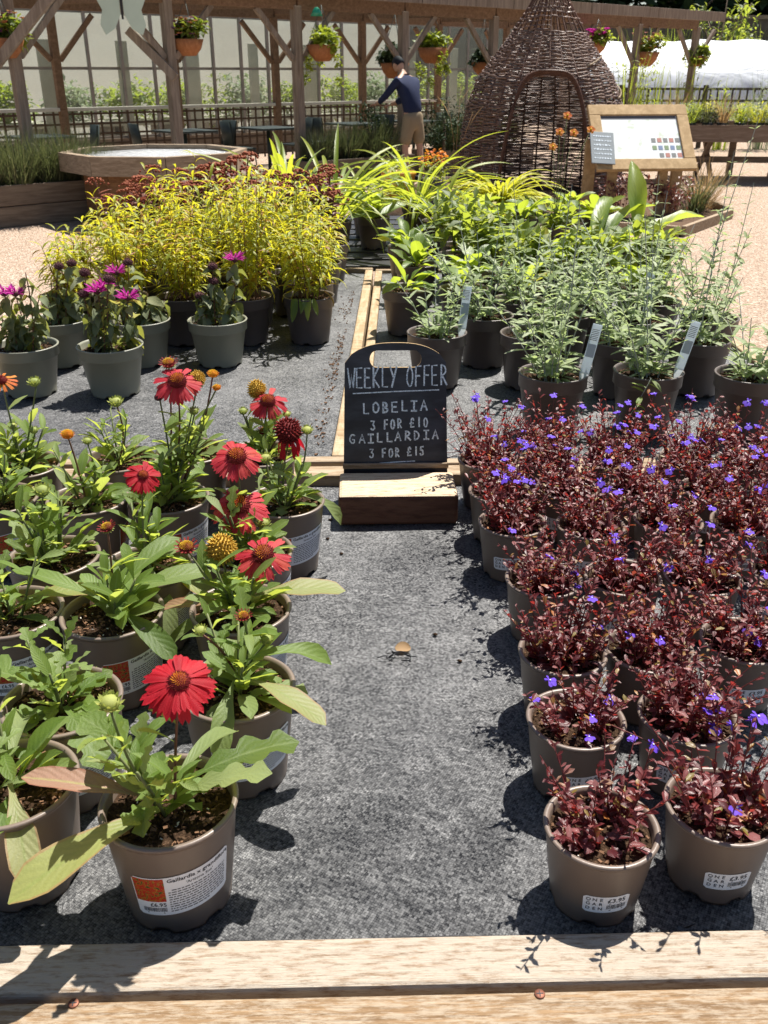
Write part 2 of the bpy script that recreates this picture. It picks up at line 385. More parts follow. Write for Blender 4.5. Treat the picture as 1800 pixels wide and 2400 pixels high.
M['sedum'] = leafmat('sedum_leaf', G((0.0, (0.13, 0.034, 0.032)), (0.7, (0.24, 0.10, 0.085)), (1.0, (0.36, 0.27, 0.21))), (0.45, 0.12, 0.06), 0.25, 0.4, 0.5, 0.2, (0.2, 0.06, 0.06), 0.15)
M['sedum_head'] = leafmat('rust_floret', G((0.0, (0.23, 0.055, 0.03)), (1.0, (0.45, 0.16, 0.085))), (0.4, 0.12, 0.05), 0.2, 0.8, 0.2, 0, (0, 0, 0), 0.1)
M['strap'] = leafmat('strap_leaf', G((0.0, (0.125, 0.19, 0.025)), (0.6, (0.20, 0.27, 0.035)), (1.0, (0.33, 0.36, 0.06))), (0.78, 0.84, 0.06), 0.48, 0.42, 0.45, 0.3, (0.3, 0.36, 0.1), 0.1)
M['hakone'] = leafmat('gold_grass', G((0.0, (0.34, 0.37, 0.03)), (1.0, (0.50, 0.48, 0.07))), (0.85, 0.82, 0.05), 0.42, 0.5, 0.35, 0.2, (0.3, 0.36, 0.1), 0.05)
M['broad'] = leafmat('broad_leaf', G((0.0, (0.09, 0.16, 0.03)), (0.5, (0.15, 0.24, 0.05)), (0.8, (0.24, 0.33, 0.09)), (0.93, (0.34, 0.40, 0.16)), (1.0, (0.5, 0.38, 0.02))), (0.70, 0.82, 0.05), 0.5, 0.42, 0.45, 0.4, (0.30, 0.40, 0.16), 0.2)
M['dark_leaf'] = leafmat('dark_leaf', G((0.0, (0.020, 0.040, 0.016)), (1.0, (0.055, 0.085, 0.035))), (0.05, 0.09, 0.015), 0.12, 0.6, 0.2, 0, (0, 0, 0), 0.2)
M['lav'] = leafmat('lavender_leaf', G((0.0, (0.055, 0.068, 0.036)), (0.7, (0.10, 0.115, 0.062)), (1.0, (0.19, 0.165, 0.10))), (0.22, 0.26, 0.07), 0.25, 0.7, 0.2, 0, (0, 0, 0), 0.1)
M['green'] = leafmat('mid_green_leaf', G((0.0, (0.06, 0.10, 0.022)), (0.6, (0.12, 0.18, 0.036)), (1.0, (0.26, 0.28, 0.06))), (0.68, 0.78, 0.07), 0.46, 0.5, 0.35, 0, (0, 0, 0), 0.1)
M['dry'] = leafmat('dry_grass', G((0.0, (0.33, 0.20, 0.10)), (1.0, (0.50, 0.35, 0.20))), (0.6, 0.4, 0.15), 0.3, 0.7, 0.2, 0, (0, 0, 0), 0.1)
M['pale'] = leafmat('pale_silver_leaf', G((0.0, (0.18, 0.22, 0.14)), (1.0, (0.36, 0.40, 0.27))), (0.4, 0.5, 0.2), 0.3, 0.7, 0.2, 0, (0, 0, 0), 0.1)
M['pansy'] = leafmat('pansy_petal', G((0.0, (0.10, 0.02, 0.24)), (0.35, (0.16, 0.03, 0.30)), (0.4, (0.75, 0.45, 0.03)), (0.7, (0.62, 0.16, 0.18)), (1.0, (0.8, 0.55, 0.06))), (0.7, 0.4, 0.2), 0.3, 0.6, 0.25, 0, (0, 0, 0), 0.05)

# ================================================================== SETTING
T = 0.65                                     # height of the bench tops
mb = MB(); mb.add([(-120, -40, 0), (120, -40, 0), (120, 200, 0), (-120, 200, 0)], [(0, 1, 2, 3)], 0, None, False)
tag(mb.obj('ground', M['gravel']), kind='structure')

def wrinkle(x, y, s=1.0):
    n = mnoise.noise
    a = n(Vector((x * 6, y * 4, 3.1))) * 0.0030
    w1, w2 = n(Vector((x * 3, y * 3, 9.0))), n(Vector((x * 3, y * 3, 19.0)))
    m = max(0.0, n(Vector((x * 2.6, y * 2.6, 5.5))) + .25)              # creases come in patches
    b = (1 - abs(n(Vector((x * 22 + 3 * w1, y * 9 + 3 * w2, 7.7))))) ** 5 * 0.0022 * m
    c = (1 - abs(n(Vector((x * 9 + y * 7 + 2 * w2, y * 16 - x * 6 + 2 * w1, 1.7))))) ** 6 * 0.0030 * m
    d = n(Vector((x * 45, y * 38, 2.2))) * 0.0007
    return (a + b + c + d) * s

def bench(name, label, corners, mats, grid, legs=True, bw=0.062, bh=0.10, top=0.03, skip=(), front_extra=False):
    """corners FL, FR, BR, BL of the fabric; boards stand round it"""
    FL, FR, BR, BL = [Vector((*c, T)) for c in corners]
    cx = (FL + FR + BR + BL) / 4
    o = thing(name, label, 'bench', (cx.x, cx.y, 0)); inv = Vector((-cx.x, -cx.y, 0))
    nx, ny = grid; f = MB(); vs_ = []; fs = []
    for j in range(ny + 1):
        for i in range(nx + 1):
            u, v = i / nx, j / ny
            p = (FL * (1 - u) + FR * u) * (1 - v) + (BL * (1 - u) + BR * u) * v
            p.z += wrinkle(p.x, p.y)
            vs_.append(tuple(p + inv))
    for j in range(ny):
        for i in range(nx):
            a = j * (nx + 1) + i; fs.append((a, a + 1, a + nx + 2, a + nx + 1))
    f.add(vs_, fs); f.obj('fabric_cover', M['fabric'], o)
    d = MB(); dz = Vector((0, 0, -0.03)); q = [FL + dz + inv, FR + dz + inv, BR + dz + inv, BL + dz + inv]
    d.add([tuple(p) for p in q] + [tuple(p + Vector((0, 0, -0.02))) for p in q], [(0, 1, 2, 3), (7, 6, 5, 4), (0, 4, 5, 1), (1, 5, 6, 2), (2, 6, 7, 3), (3, 7, 4, 0)], 0, None, False)
    d.obj('deck', M['sleeper'], o)
    edges = [(FL, FR), (FR, BR), (BR, BL), (BL, FL)]
    for k, (a, b) in enumerate(edges):
        if k in skip: continue
        dr = (b - a).normalized(); out = Vector((dr.y, -dr.x, 0))
        c = (a + b) / 2 + out * (bw / 2 + 0.001) + inv; c.z = T + top - bh / 2
        L_ = (b - a).length + (2 * bw if k in (0, 2) else -0.004)
        m2 = MB(); m2.box((0, 0, 0), (L_, bw, bh), None, 0, 0.005)
        ang = math.atan2(dr.y, dr.x)
        bo = m2.obj('board', mats[k], o, Matrix.Translation(c) @ Matrix.Rotation(ang, 4, 'Z'))
    if legs:
        for p in (FL, FR, BR, BL):
            q = p + (cx - p) * 0.09 + inv
            l = MB(); l.box((0, 0, (T - 0.055) / 2), (0.07, 0.07, T - 0.055), None, 0, 0.004)
            l.obj('leg', M['sleeper'], o, Matrix.Translation((q.x, q.y, 0)))
    return o, inv

yaw = 0.0247
def yw(x, y): return (x, y + yaw * x)
B1, inv1 = bench('display_bench', 'plank edged display bench with black woven cover holding gaillardia and lobelia pots', [yw(-1.30, 0.722), yw(1.28, 0.722), yw(1.28, 2.025), yw(-1.30, 2.025)],
                 [M['plank'], M['batten'], M['batten_x'], M['batten']], (460, 250), top=0.028)
# the second, slightly lower front plank with two rusty screws
m2 = MB(); m2.box((0, 0, 0), (2.74, 0.075, 0.03), None, 0, 0.006)
cz = Vector((-0.01, 0.7215 - 0.062 - 0.0465, 0)) + inv1
PM = Matrix.Translation((cz.x, cz.y, T + 0.012)) @ Matrix.Rotation(yaw, 4, 'Z')
pl2 = m2.obj('board', M['plank_new'], B1, PM)
for px, py in ((172, 2352), (1265, 2330)):
    w_ = at_z(px, py, T + 0.0275)
    s_ = MB(); s_.lathe([(0.0001, 0.0012), (0.0032, 0.0012), (0.0036, 0.0006), (0.0036, -0.001)], 14)
    s_.bar((-0.0022, 0, 0.0014), (0.0022, 0, 0.0014), 0.0007, 0.0004, 1); s_.bar((0, -0.0022, 0.00145), (0, 0.0022, 0.00145), 0.0007, 0.0004, 1)
    loc = PM.inverted() @ (Vector((w_.x, w_.y, T + 0.0275)) + inv1)
    s_.obj('screw', [M['screw'], M['ink']], pl2, Matrix.Translation(loc) @ Matrix.Diagonal((1.6, 1.6, 1.0, 1)))
# folded hem of the cover along the front plank
h_ = MB(); pts = []
for i in range(141):
    x = -1.28 + 2.54 * i / 140
    pts.append((x, 0.7315 + yaw * x + 0.003 * mnoise.noise(Vector((x * 9, 0, 0))), T + 0.004 + 0.002 * mnoise.noise(Vector((x * 23, 4, 0)))))
h_.tube([Vector(p) + inv1 for p in pts], 0.0055, 0.0055, 6)
h_.obj('hem', M['fabric_dark'], B1)
f_ = MB()
for k in range(9):
    a = Vector((0.29 + 0.012 * k, 0.738 + random.uniform(-.004, .006), T + 0.006)); 
    f_.add([tuple(a + inv1 + Vector((random.uniform(-.008, .02), random.uniform(-.008, .012), random.uniform(0, .012)))) for _ in range(3)], [(0, 1, 2)], 0, None, False)
f_.obj('torn_flap', M['fabric_dark'], B1, None, 'stuff')

ybk = 4.62
B2, inv2 = bench('display_bench', 'display bench behind the chalkboard carrying monarda and golden leaved pots', [yw(-1.26, 2.165), (-0.135, 2.165), (-0.093, ybk), (-1.24, ybk)],
                 [M['batten_x'], M['batten'], M['batten_x'], M['batten']], (120, 180), bw=0.038, top=0.022)
B3, inv3 = bench('display_bench', 'display bench behind the chalkboard carrying russian sage and broad leaved pots', [(-0.050, 2.165), yw(1.26, 2.14), (1.26, ybk), (-0.008, ybk)],
                 [M['batten_x'], M['batten'], M['batten_x'], M['batten']], (120, 180), bw=0.034, top=0.016)
# far bench: black slats with gaps
B4 = thing('display_bench', 'far slatted black display bench carrying strap leaved and broad leaved plants', 'bench', (0, 5.6, 0))
for j in range(9):
    y = -0.70 + 0.21 * j
    s_ = MB(); s_.box((0, 0, 0), (2.7, 0.15, 0.03), None, 0, 0.005)
    s_.obj('slat', M['black_plastic'], B4, Matrix.Translation((0, y, T - 0.015)))
for x in (-1.2, 0, 1.2):
    s_ = MB(); s_.box((0, 0, 0), (0.06, 1.9, 0.07), None, 0, 0.004); s_.obj('rail', M['sleeper'], B4, Matrix.Translation((x, 0.14, T - 0.066)))
    for y in (-0.6, 0.9):
        l = MB(); l.box((0, 0, 0), (0.07, 0.07, T - 0.102), None, 0, 0.004); l.obj('leg', M['sleeper'], B4, Matrix.Translation((x, y, (T - 0.102) / 2)))

# ------------------------------------------------------------------ pergola, seen at 45 degrees
PU = Vector((1.555, 1.355, 0)); PO = Vector((-2.81, 13.45, 0)); PN = Vector((-2.28, 2.41, 0))
uang = math.atan2(PU.y, PU.x)
def pk(k, n=0.0, z=0.0): return PO + PU * k + PN * n + Vector((0, 0, z))
perg = thing('timber_pergola', 'long grey timber pergola with braced posts and pale green roof sheets', 'pergola', tuple(pk(2.5, .5)))
pinv = -pk(2.5, .5)
def ppart(name, m, fn, parent=perg):
    b = MB(); fn(b)
    b.v = [tuple(Vector(p) + pinv) for p in b.v]
    return b.obj(name, m, parent)
RU = Matrix.Rotation(uang, 3, 'Z')
for k in range(-1, 7):
    ppart('post', M['pergola'], lambda b: b.box(pk(k, 0, 1.2), (0.125, 0.125, 2.4), RU, 0, 0.006))
for k in range(-1, 7):
    ppart('post', M['pergola_x'], lambda b: b.box(pk(k, 1, 1.22), (0.115, 0.115, 2.44), RU, 0, 0.006))
for n, z, off in ((0, 2.44, 0.0), (1, 2.50, 0.0)):
    for k in range(-2, 6):
        ppart('beam', M['pergola_x'], lambda b: b.bar(pk(k + 0.006, n, z), pk(k + 0.994, n, z), 0.08, 0.17, 0, 0.004))
for k in range(-1, 7):
    ppart('joist', M['pergola_x'], lambda b: b.bar(pk(k, 0.03, 2.455), pk(k, 0.97, 2.545), 0.06, 0.14, 0, 0.004))
    for n in (0, 1):
        for sg in (-1, 1):
            ppart('brace', M['pergola'] if n == 0 else M['pergola_x'], lambda b: b.bar(pk(k + sg * 0.035, n, 1.72), pk(k + sg * 0.33, n, 2.36), 0.06, 0.075, 0, 0.004))
for k in range(-2, 6):
    ppart('fascia', M['pergola'], lambda b: b.bar(pk(k + 0.004, -0.12, 2.58), pk(k + (0.996 if k < 5 else 1.16), -0.12, 2.58), 0.035, 0.17, 0, 0.004))
t = NT('pale_green_sheet'); c = t.mix(t.noise(3, 3), (0.30, 0.42, 0.36), (0.46, 0.56, 0.48))
tpr = t.n('ShaderNodeBsdfTransparent'); tpr.inputs[0].default_value = (0.9, 0.97, 0.93, 1); mxs = t.n('ShaderNodeMixShader'); mxs.inputs[0].default_value = 0.6
t.l(t.bsdf(c, 0.35, 0.5), mxs.inputs[1]); t.l(tpr.outputs[0], mxs.inputs[2]); M['sheet'] = t.done(mxs.outputs[0])
for k in range(-2, 4):
    def sheet(b):
        nseg = 24; v = []; f = []
        for i in range(nseg + 1):
            kk = k + i / nseg; z = 0.012 * math.sin(i * math.pi * 0.5)
            v += [tuple(pk(kk, -0.16, 2.70 + z)), tuple(pk(kk, 1.12, 3.35 + z))]
        for i in range(nseg): f.append((2 * i, 2 * i + 2, 2 * i + 3, 2 * i + 1))
        b.add(v, f)
    ppart('roof_sheet', M['sheet'], sheet)
M['rail'] = wood('sunlit_rail', (0.62, 0.56, 0.46), (0.82, 0.76, 0.66), (1.2, 14, 14), 0.7)  # pale colour lightened further to look sunlit under the roof sheets
M['lath'] = plain('dark_brown_lath', (0.10, 0.062, 0.04), 0.8, 0.2, 0.3)
# trellis panels with a pale hand rail between the back posts
for k in range(-1, 4):
    tr = thing('lattice_fence', '%s brown lattice panel with pale rail, counted from the water table end of the pergola' % ORD[k + 1], 'trellis', tuple(pk(k + .5, 1)), uang, 'lattice panels along the pergola')
    L_ = PU.length - 0.16
    b = MB(); b.box((0, 0, 1.02), (L_ + .03, 0.11, 0.05), None, 0, 0.004); b.obj('hand_rail', M['rail'], tr)
    n = 12
    for i in range(n):
        b = MB(); b.box((0, 0, 0), (0.03, 0.018, 0.86), None, 0); b.obj('lath', M['lath'], tr, Matrix.Translation((-L_ / 2 + L_ * (i + .5) / n, 0.006, 0.56)))
    for i in range(6):
        b = MB(); b.box((0, 0, 0), (L_, 0.018, 0.03), None, 0); b.obj('lath', M['lath'], tr, Matrix.Translation((0, -0.014, 0.2 + 0.15 * i)))

# ------------------------------------------------------------------ glasshouse behind the pergola
t = NT('old_glass')
gl = t.n('ShaderNodeBsdfGlossy'); gl.inputs[0].default_value = (0.8, 0.85, 0.85, 1); gl.inputs[1].default_value = 0.12
tp = t.n('ShaderNodeBsdfTransparent'); tp.inputs[0].default_value = (0.86, 0.9, 0.87, 1)
df = t.n('ShaderNodeBsdfDiffuse'); df.inputs[0].default_value = (0.75, 0.76, 0.72, 1)
m1 = t.n('ShaderNodeMixShader'); m1.inputs[0].default_value = 0.07; t.l(tp.outputs[0], m1.inputs[1]); t.l(gl.outputs[0], m1.inputs[2])
m2_ = t.n('ShaderNodeMixShader'); t.l(t.math('MULTIPLY', t.noise(2.2, 4), 0.07), m2_.inputs[0]); t.l(m1.outputs[0], m2_.inputs[1]); t.l(df.outputs[0], m2_.inputs[2])
M['glass'] = t.done(m2_.outputs[0])
M['bar'] = plain('glazing_bar', (0.24, 0.215, 0.19), 0.6, 0.4, 0.3, 5)
M['pale_post'] = plain('pale_timber_post', (0.52, 0.48, 0.41), 0.8, 0.2, 0.25, 4)
t = NT('white_plastic_film'); c = t.mix(t.noise(1.3, 5, 0.6, None, (1, 1, 4), 1.0), (0.70, 0.66, 0.58), (0.88, 0.86, 0.81))
dfs = t.bsdf(c, 0.55, 0.4, t.bump(t.noise(2.5, 4, 0.6, None, (1, 1, 3), 1.5), 0.6, 0.1))
trl = t.n('ShaderNodeBsdfTranslucent'); trl.inputs[0].default_value = (0.88, 0.86, 0.80, 1)
ms = t.n('ShaderNodeMixShader'); ms.inputs[0].default_value = 0.72; t.l(dfs, ms.inputs[1]); t.l(trl.outputs[0], ms.inputs[2])
M['film'] = t.done(ms.outputs[0])

gh = thing('glasshouse', 'long glasshouse with thin glazing bars, pale posts and white film inside', 'glasshouse', tuple(pk(2.5, 1.75)), uang)
GX0, GX1, GHH = -12.0, 8.6, 3.5
NPAN = 31
for i in range(NPAN + 1):
    x = GX0 + (GX1 - GX0) * i / NPAN
    b = MB(); b.box((0, 0, 0), (0.045, 0.07, GHH), None, 0); b.obj('glazing_bar', M['bar'], gh, Matrix.Translation((x, 0, GHH / 2)))
for z in (0.42, 1.62, 2.55, 3.5):
    b = MB(); b.box((0, 0, 0), (GX1 - GX0, 0.03, 0.05), None, 0); b.obj('cross_bar', M['bar'], gh, Matrix.Translation(((GX0 + GX1) / 2, 0.055, z)))
pw = (GX1 - GX0) / NPAN - 0.05
pane = {}
for z0, z1 in ((0.45, 1.595), (1.645, 2.525), (2.575, 3.475)):
    b = MB(); b.box((0, 0, 0), (pw, 0.005, z1 - z0), None, 0); pane[(z0, z1)] = b.mesh('pane', M['glass'])
for i in range(NPAN):
    x = GX0 + (GX1 - GX0) * (i + .5) / NPAN
    for zz, me in pane.items(): link('pane', me, gh, Matrix.Translation((x, 0.0, sum(zz) / 2)))
b = MB(); b.box((0, 0, 0.2), (GX1 - GX0, 0.16, 0.4), None, 0); b.obj('plinth', M['sleeper'], gh, Matrix.Translation(((GX0 + GX1) / 2, 0.02, 0)))
for i in range(14):
    x = GX0 + 0.5 + (GX1 - GX0 - 1) * i / 13
    b = MB(); b.box((0, 0, 1.05), (0.34 if i % 2 else 0.22, 0.06, 2.1), None, 0, 0.005); b.obj('pale_post', M['pale_post'], gh, Matrix.Translation((x, 0.45, 0)))
# film lined back wall and sloping roof, shade cloth
b = MB()
nx = 60
for y0, z0, y1, z1 in ((4.6, 0.0, 4.6, 3.6),):
    v, f = [], []
    for i in range(nx + 1):
        x = GX0 + (GX1 - GX0) * i / nx
        dd = 0.05 * mnoise.noise(Vector((x * 2, y0, 3)))
        v += [(x, y0 + dd, z0), (x, y1 - dd, z1 - abs(dd))]
    for i in range(nx): f.append((2 * i, 2 * i + 2, 2 * i + 3, 2 * i + 1))
    b.add(v, f)
b.obj('film_lining', M['film'], gh)

def leaf_cloud(b, n, centre, ext, L, W, rng, mi=0, up=0.3, shape=None):
    pr = shape or (lambda t: math.sin(math.pi * min(1, t * 0.95 + 0.05)))
    for _ in range(n):
        while True:
            q = Vector((rng.uniform(-1, 1), rng.uniform(-1, 1), rng.uniform(-1, 1)))
            if q.length < 1: break
        p = Vector(centre) + Vector((q.x * ext[0], q.y * ext[1], q.z * ext[2]))
        s = rng.uniform(0.6, 1.25)
        b.leaf(TRS(p, rng.uniform(0, 6.28), rng.gauss(up, 0.5), rng.uniform(-.6, .6)), L * s, W * s, pr, rng.uniform(0.2, 1.0), 0.25, 2, mi, rng=rng)
def spikes(b, n, base, spread, h, wd, rng, mi=0, lean=0.5, bend=0.5, nseg=3):
    for _ in range(n):
        a = rng.uniform(0, 6.28); r = rng.random() ** .5
        p = Vector(base) + Vector((math.cos(a) * spread[0] * r, math.sin(a) * spread[1] * r, 0))
        pit = math.pi / 2 - abs(rng.gauss(0, lean)) * (0.4 + r)
        b.leaf(TRS(p, a + rng.uniform(-.6, .6), pit, 0), h * rng.uniform(.6, 1.15), wd, lambda t: (1 - t) ** .6, bend * rng.uniform(.2, 1.3), 0.2, nseg, mi, rng=rng)
rng = random.Random(5)
for i in range(15):                                           # staging and plants inside the glasshouse
    x = GX0 + 0.8 + i * 1.35
    st = thing('staging_bench', 'pale staging bench inside the glasshouse under green plants', 'bench', tuple(gh.location + RU @ Vector((x, 1.45, 0))), uang, 'staging benches inside the glasshouse')
    b = MB(); b.box((0, 0, 0.62), (1.3, 1.1, 0.10), None, 0); b.obj('tray', M['pale_post'], st)
    for sx in (-.55, .55):
        b = MB(); b.box((sx, 0, 0.285), (0.07, 0.9, 0.57), None, 0); b.obj('leg', M['bar'], st)
    pl = thing('glasshouse_plant', 'leafy green plants growing on the staging behind the glass', 'plant', tuple(gh.location + RU @ Vector((x, 1.45, 0.67))), uang, 'plants on the glasshouse staging')
    b = MB()
    for c in range(7):
        leaf_cloud(b, 120, (rng.uniform(-.5, .5), rng.uniform(-.35, .35), 0.34), (0.36, 0.3, rng.uniform(.3, .6)), 0.16, 0.07, rng)
    b.obj('foliage', M['green'] if i % 3 else M['pale'], pl, None, 'stuff')

# ------------------------------------------------------------------ raised timber planters with lavender along the pergola front
def planter(k0, k1, hgt, label, lav, seed, n=-0.06):
    a, bb = pk(k0, n), pk(k1, n); mid = (a + bb) / 2; L_ = (bb - a).length
    o = thing('raised_planter', label, 'planter', tuple(mid), uang)
    for j in range(2):
        for y, nm in ((-0.30, 'board'), (0.30, 'board')):
            b = MB(); b.box((0, 0, 0), (L_, 0.05, hgt / 2 - 0.008), None, 0, 0.006)
            b.obj(nm, M['sleeper'], o, Matrix.Translation((0, y, hgt / 4 + j * hgt / 2)))
    for sx in (-1, 1):
        b = MB(); b.box((0, 0, 0), (0.05, 0.55, hgt - 0.01), None, 0, 0.006); b.obj('end_board', M['sleeper'], o, Matrix.Translation((sx * (L_ / 2 - 0.03), 0, hgt / 2)))
    b = MB(); b.box((0, 0, hgt - 0.06), (L_ - 0.12, 0.54, 0.04), None, 0); b.obj('soil', M['soil'], o)
    rg = random.Random(seed)
    where = {3: 'beside the octagonal water table', 4: 'at the foot of a pergola post', 9: 'behind the stooping person'}[seed]
    for i, (x, sz) in enumerate(lav):
        p = mid + RU @ Vector((x, rg.uniform(-.04, .04), hgt - 0.05))
        lv = thing('lavender_bush', '%s grey green lavender bush along the raised planter %s' % (ORD[i], where), 'plant', tuple(p), rg.uniform(0, 6), 'lavender in the raised planters')
        b = MB()
        spikes(b, 520, (0, 0, 0), (0.32 * sz, 0.18 * sz, 0), 0.66 * sz, 0.012, rg, 0, 0.30, 0.5, 2)
        leaf_cloud(b, 260, (0, 0, 0.2 * sz), (0.35 * sz, 0.22 * sz, 0.24 * sz), 0.07, 0.014, rg, 0, 0.7)
        b.obj('foliage', M['lav'], lv, None, 'stuff')
    return o
planter(-1.65, -0.42, 0.44, 'raised planter of two thick timbers beside the octagonal water table', [(-.95, .8), (-.6, 1.0), (-.25, 1.0), (.1, .95), (.42, .7)], 3, -0.30)
planter(0.86, 1.9, 0.38, 'raised timber planter of lavender at the foot of a pergola post', [(-.6, .8), (.0, .9), (.55, 1.0)], 4)
planter(2.15, 3.3, 0.40, 'raised timber planter of lavender behind the stooping person', [(-.6, 1.1), (.0, 1.2), (.55, 1.1)], 9)

# ------------------------------------------------------------------ beyond: polytunnel, trellis fence, wall, trees
M['dark_fence'] = plain('dark_trellis', (0.075, 0.06, 0.05), 0.8, 0.2, 0.3, 5)
f0 = Vector((6.0, 23.0, 0))
for i in range(6):
    fo = thing('trellis_fence', 'low dark lattice fence section in front of the white polytunnel', 'fence', (6.2 + i * 1.85, 22.5 - i * 0.1, 0), -0.05, 'lattice fence by the polytunnel')
    for x in (-0.9,):
        b = MB(); b.box((0, 0, 0.65), (0.09, 0.09, 1.3), None, 0); b.obj('post', M['dark_fence'], fo, Matrix.Translation((x, 0, 0)))
    for z in (0.75, 0.98, 1.22):
        b = MB(); b.box((0, 0, 0), (1.76, 0.03, 0.05), None, 0); b.obj('rail', M['dark_fence'], fo, Matrix.Translation((0.02, 0, z)))
    for j in range(11):
        b = MB(); b.box((0, 0, 0), (0.035, 0.025, 0.62), None, 0); b.obj('lath', M['dark_fence'], fo, Matrix.Translation((-0.78 + j * 0.162, 0.029, 0.92)))
pt = thing('polytunnel', 'low white plastic film polytunnel behind the dark lattice fence', 'polytunnel', (14.5, 28.5, 0), -0.03)
b = MB(); v, f = [], []
nx, na = 70, 22
for i in range(nx + 1):
    x = -9 + 20 * i / nx
    for j in range(na + 1):
        a = math.pi * j / na
        rr = 1 + 0.012 * math.sin(i * math.pi * 2 / 5) + 0.012 * mnoise.noise(Vector((x * 1.5, j * .4, 2)))
        v.append((x, -2.3 * math.cos(a) * rr, 2.35 * math.sin(a) ** 0.8 * rr))
for i in range(nx):
    for j in range(na):
        q = i * (na + 1) + j; f.append((q, q + 1, q + na + 2, q + na + 1))
t = NT('tunnel_film'); c = t.mix(t.noise(1.0, 5, 0.6, None, (1, 3, 3), 1.0), (0.62, 0.66, 0.70), (0.84, 0.86, 0.88))
M['tunnel'] = t.done(t.bsdf(c, 0.5, 0.4, t.bump(t.noise(0.7, 3, 0.5, None, (1, 2, 2), 1.0), 0.4, 0.15)))
b.add(v, f); b.obj('film_skin', M['tunnel'], pt)
for x in (-8.99, 10.99):
    b = MB(); vv = [(x, 0, 0)] + [(x, -2.28 * math.cos(math.pi * j / na), 2.33 * math.sin(math.pi * j / na) ** 0.8) for j in range(na + 1)]
    b.add(vv, [(0, j + 1, j + 2) for j in range(na)]); b.obj('end_panel', M['film'], pt)
M['stone'] = plain('dark_stone_wall', (0.09, 0.075, 0.065), 0.9, 0.2, 0.5, 3, 0.8, 6)
b = MB(); b.box((12, 36, 1.6), (40, 0.5, 3.2), None, 0); b.box((12, 35.98, 3.26), (40, 0.7, 0.12), None, 1)
wl = b.obj('garden_wall', [M['stone'], M['sleeper']]); tag(wl, 'long dark garden wall with coping beyond the polytunnel', 'wall')
rng = random.Random(21)
for i in range(21):                                           # dark trees that close the view
    x = -16 + i * 4.4 + rng.uniform(-1, 1); y = 41 + rng.uniform(0, 5); h = rng.uniform(9, 13)
    if i > 12: x = 5.5 + (i - 13) * 2.9 + rng.uniform(-.4, .4); y = 39.2 + rng.uniform(0, .8); h = rng.uniform(8, 10)
    tr = thing('tree', 'tall dark tree in shade beyond the garden wall', 'tree', (x, y, 0), rng.uniform(0, 6), 'dark trees beyond the wall')
    b = MB(); b.tube([(0, 0, 0), (0.1, 0, h * .4), (0.2, 0.1, h * .8)], 0.35, 0.1, 8)
    for k in range(7):
        a = k * 0.9; z0 = h * (0.25 + 0.07 * k); b.tube([(0, 0, z0), (math.cos(a) * 1.2, math.sin(a) * 1.2, z0 + .8), (math.cos(a) * 2.2, math.sin(a) * 2.2, z0 + 1.2)], 0.1, 0.03, 5)
    b.obj('trunk', M['sleeper'], tr)
    b = MB()
    for k in range(30):
        a = rng.uniform(0, 6.28); r = rng.uniform(.3, 2.8)
        leaf_cloud(b, 70, (math.cos(a) * r, math.sin(a) * r, h * (.10 + .85 * rng.random() ** 1.6)), (1.4, 1.4, 1.1), 0.75, 0.42, rng)
    b.obj('crown', M['dark_leaf'], tr, None, 'stuff')
for px, py, Y, wd, hh, mk, lab in ((1690, 50, 34.0, 1.5, 1.7, 'green', 'bright yellow green shrub showing above the garden wall'),):
    p = at_y(px, py, Y)
    sh = thing('shrub', lab, 'shrub', (p.x, Y, 0), 0)
    b = MB(); b.tube([(0, 0, 0), (0, 0, 2.6)], 0.1, 0.05, 6)
    for k in range(9):
        a = rng.uniform(0, 6.28); b.tube([(0, 0, 1.8), (math.cos(a) * .5, math.sin(a) * .5, p.z - .3), (math.cos(a) * .9, math.sin(a) * .7, p.z + rng.uniform(.0, .8))], 0.04, 0.01, 4)
    b.obj('stem', M['sleeper'], sh)
    b = MB()
    for k in range(12): leaf_cloud(b, 45, (rng.uniform(-wd, wd) * .7, rng.uniform(-.6, .6), p.z - 0.25 + rng.uniform(-.8, .6)), (.45, .45, .4), 0.22, 0.10, rng)
    b.obj('foliage', M['green'], sh, None, 'stuff')
for i in range(9):                                             # tall herbs before the wall and round the fence
    x = 6.5 + i * 1.6
    hb = thing('tall_herb', 'clump of tall green herbs growing between polytunnel and garden wall', 'plant', (x + 1.5, 33 + rng.uniform(-.5, .5), 0), 0, 'herbs below the wall')
    b = MB(); spikes(b, 130, (0, 0, 0), (0.9, 0.5, 0), 2.9, 0.06, rng, 0, 0.12, 0.6, 3); b.obj('foliage', M['green'], hb, None, 'stuff')
for i, (x, y, h, mk) in enumerate(((5.6, 21.0, 2.5, 'green'), (6.4, 21.6, 1.9, 'green'), (7.4, 21.9, 1.5, 'green'), (8.3, 21.9, 1.75, 'pale'), (9.3, 21.9, 1.5, 'green'), (10.2, 21.7, 1.8, 'pale'), (11.2, 21.5, 1.5, 'green'), (4.8, 19.9, 2.3, 'green'))):
    hb = thing('tall_herb', 'tall feathery border plant growing against the lattice fence', 'plant', (x, y, 0), 0, 'border plants by the lattice fence')
    b = MB(); spikes(b, 34, (0, 0, 0), (0.25, 0.2, 0), h, 0.022, rng, 0, 0.10, 0.4, 3)
    for k in range(5): leaf_cloud(b, 46, (rng.uniform(-.25, .25), rng.uniform(-.2, .2), h * rng.uniform(.2, .85)), (.22, .2, .3), 0.13, 0.03, rng)
    b.obj('foliage', M[mk], hb, None, 'stuff')

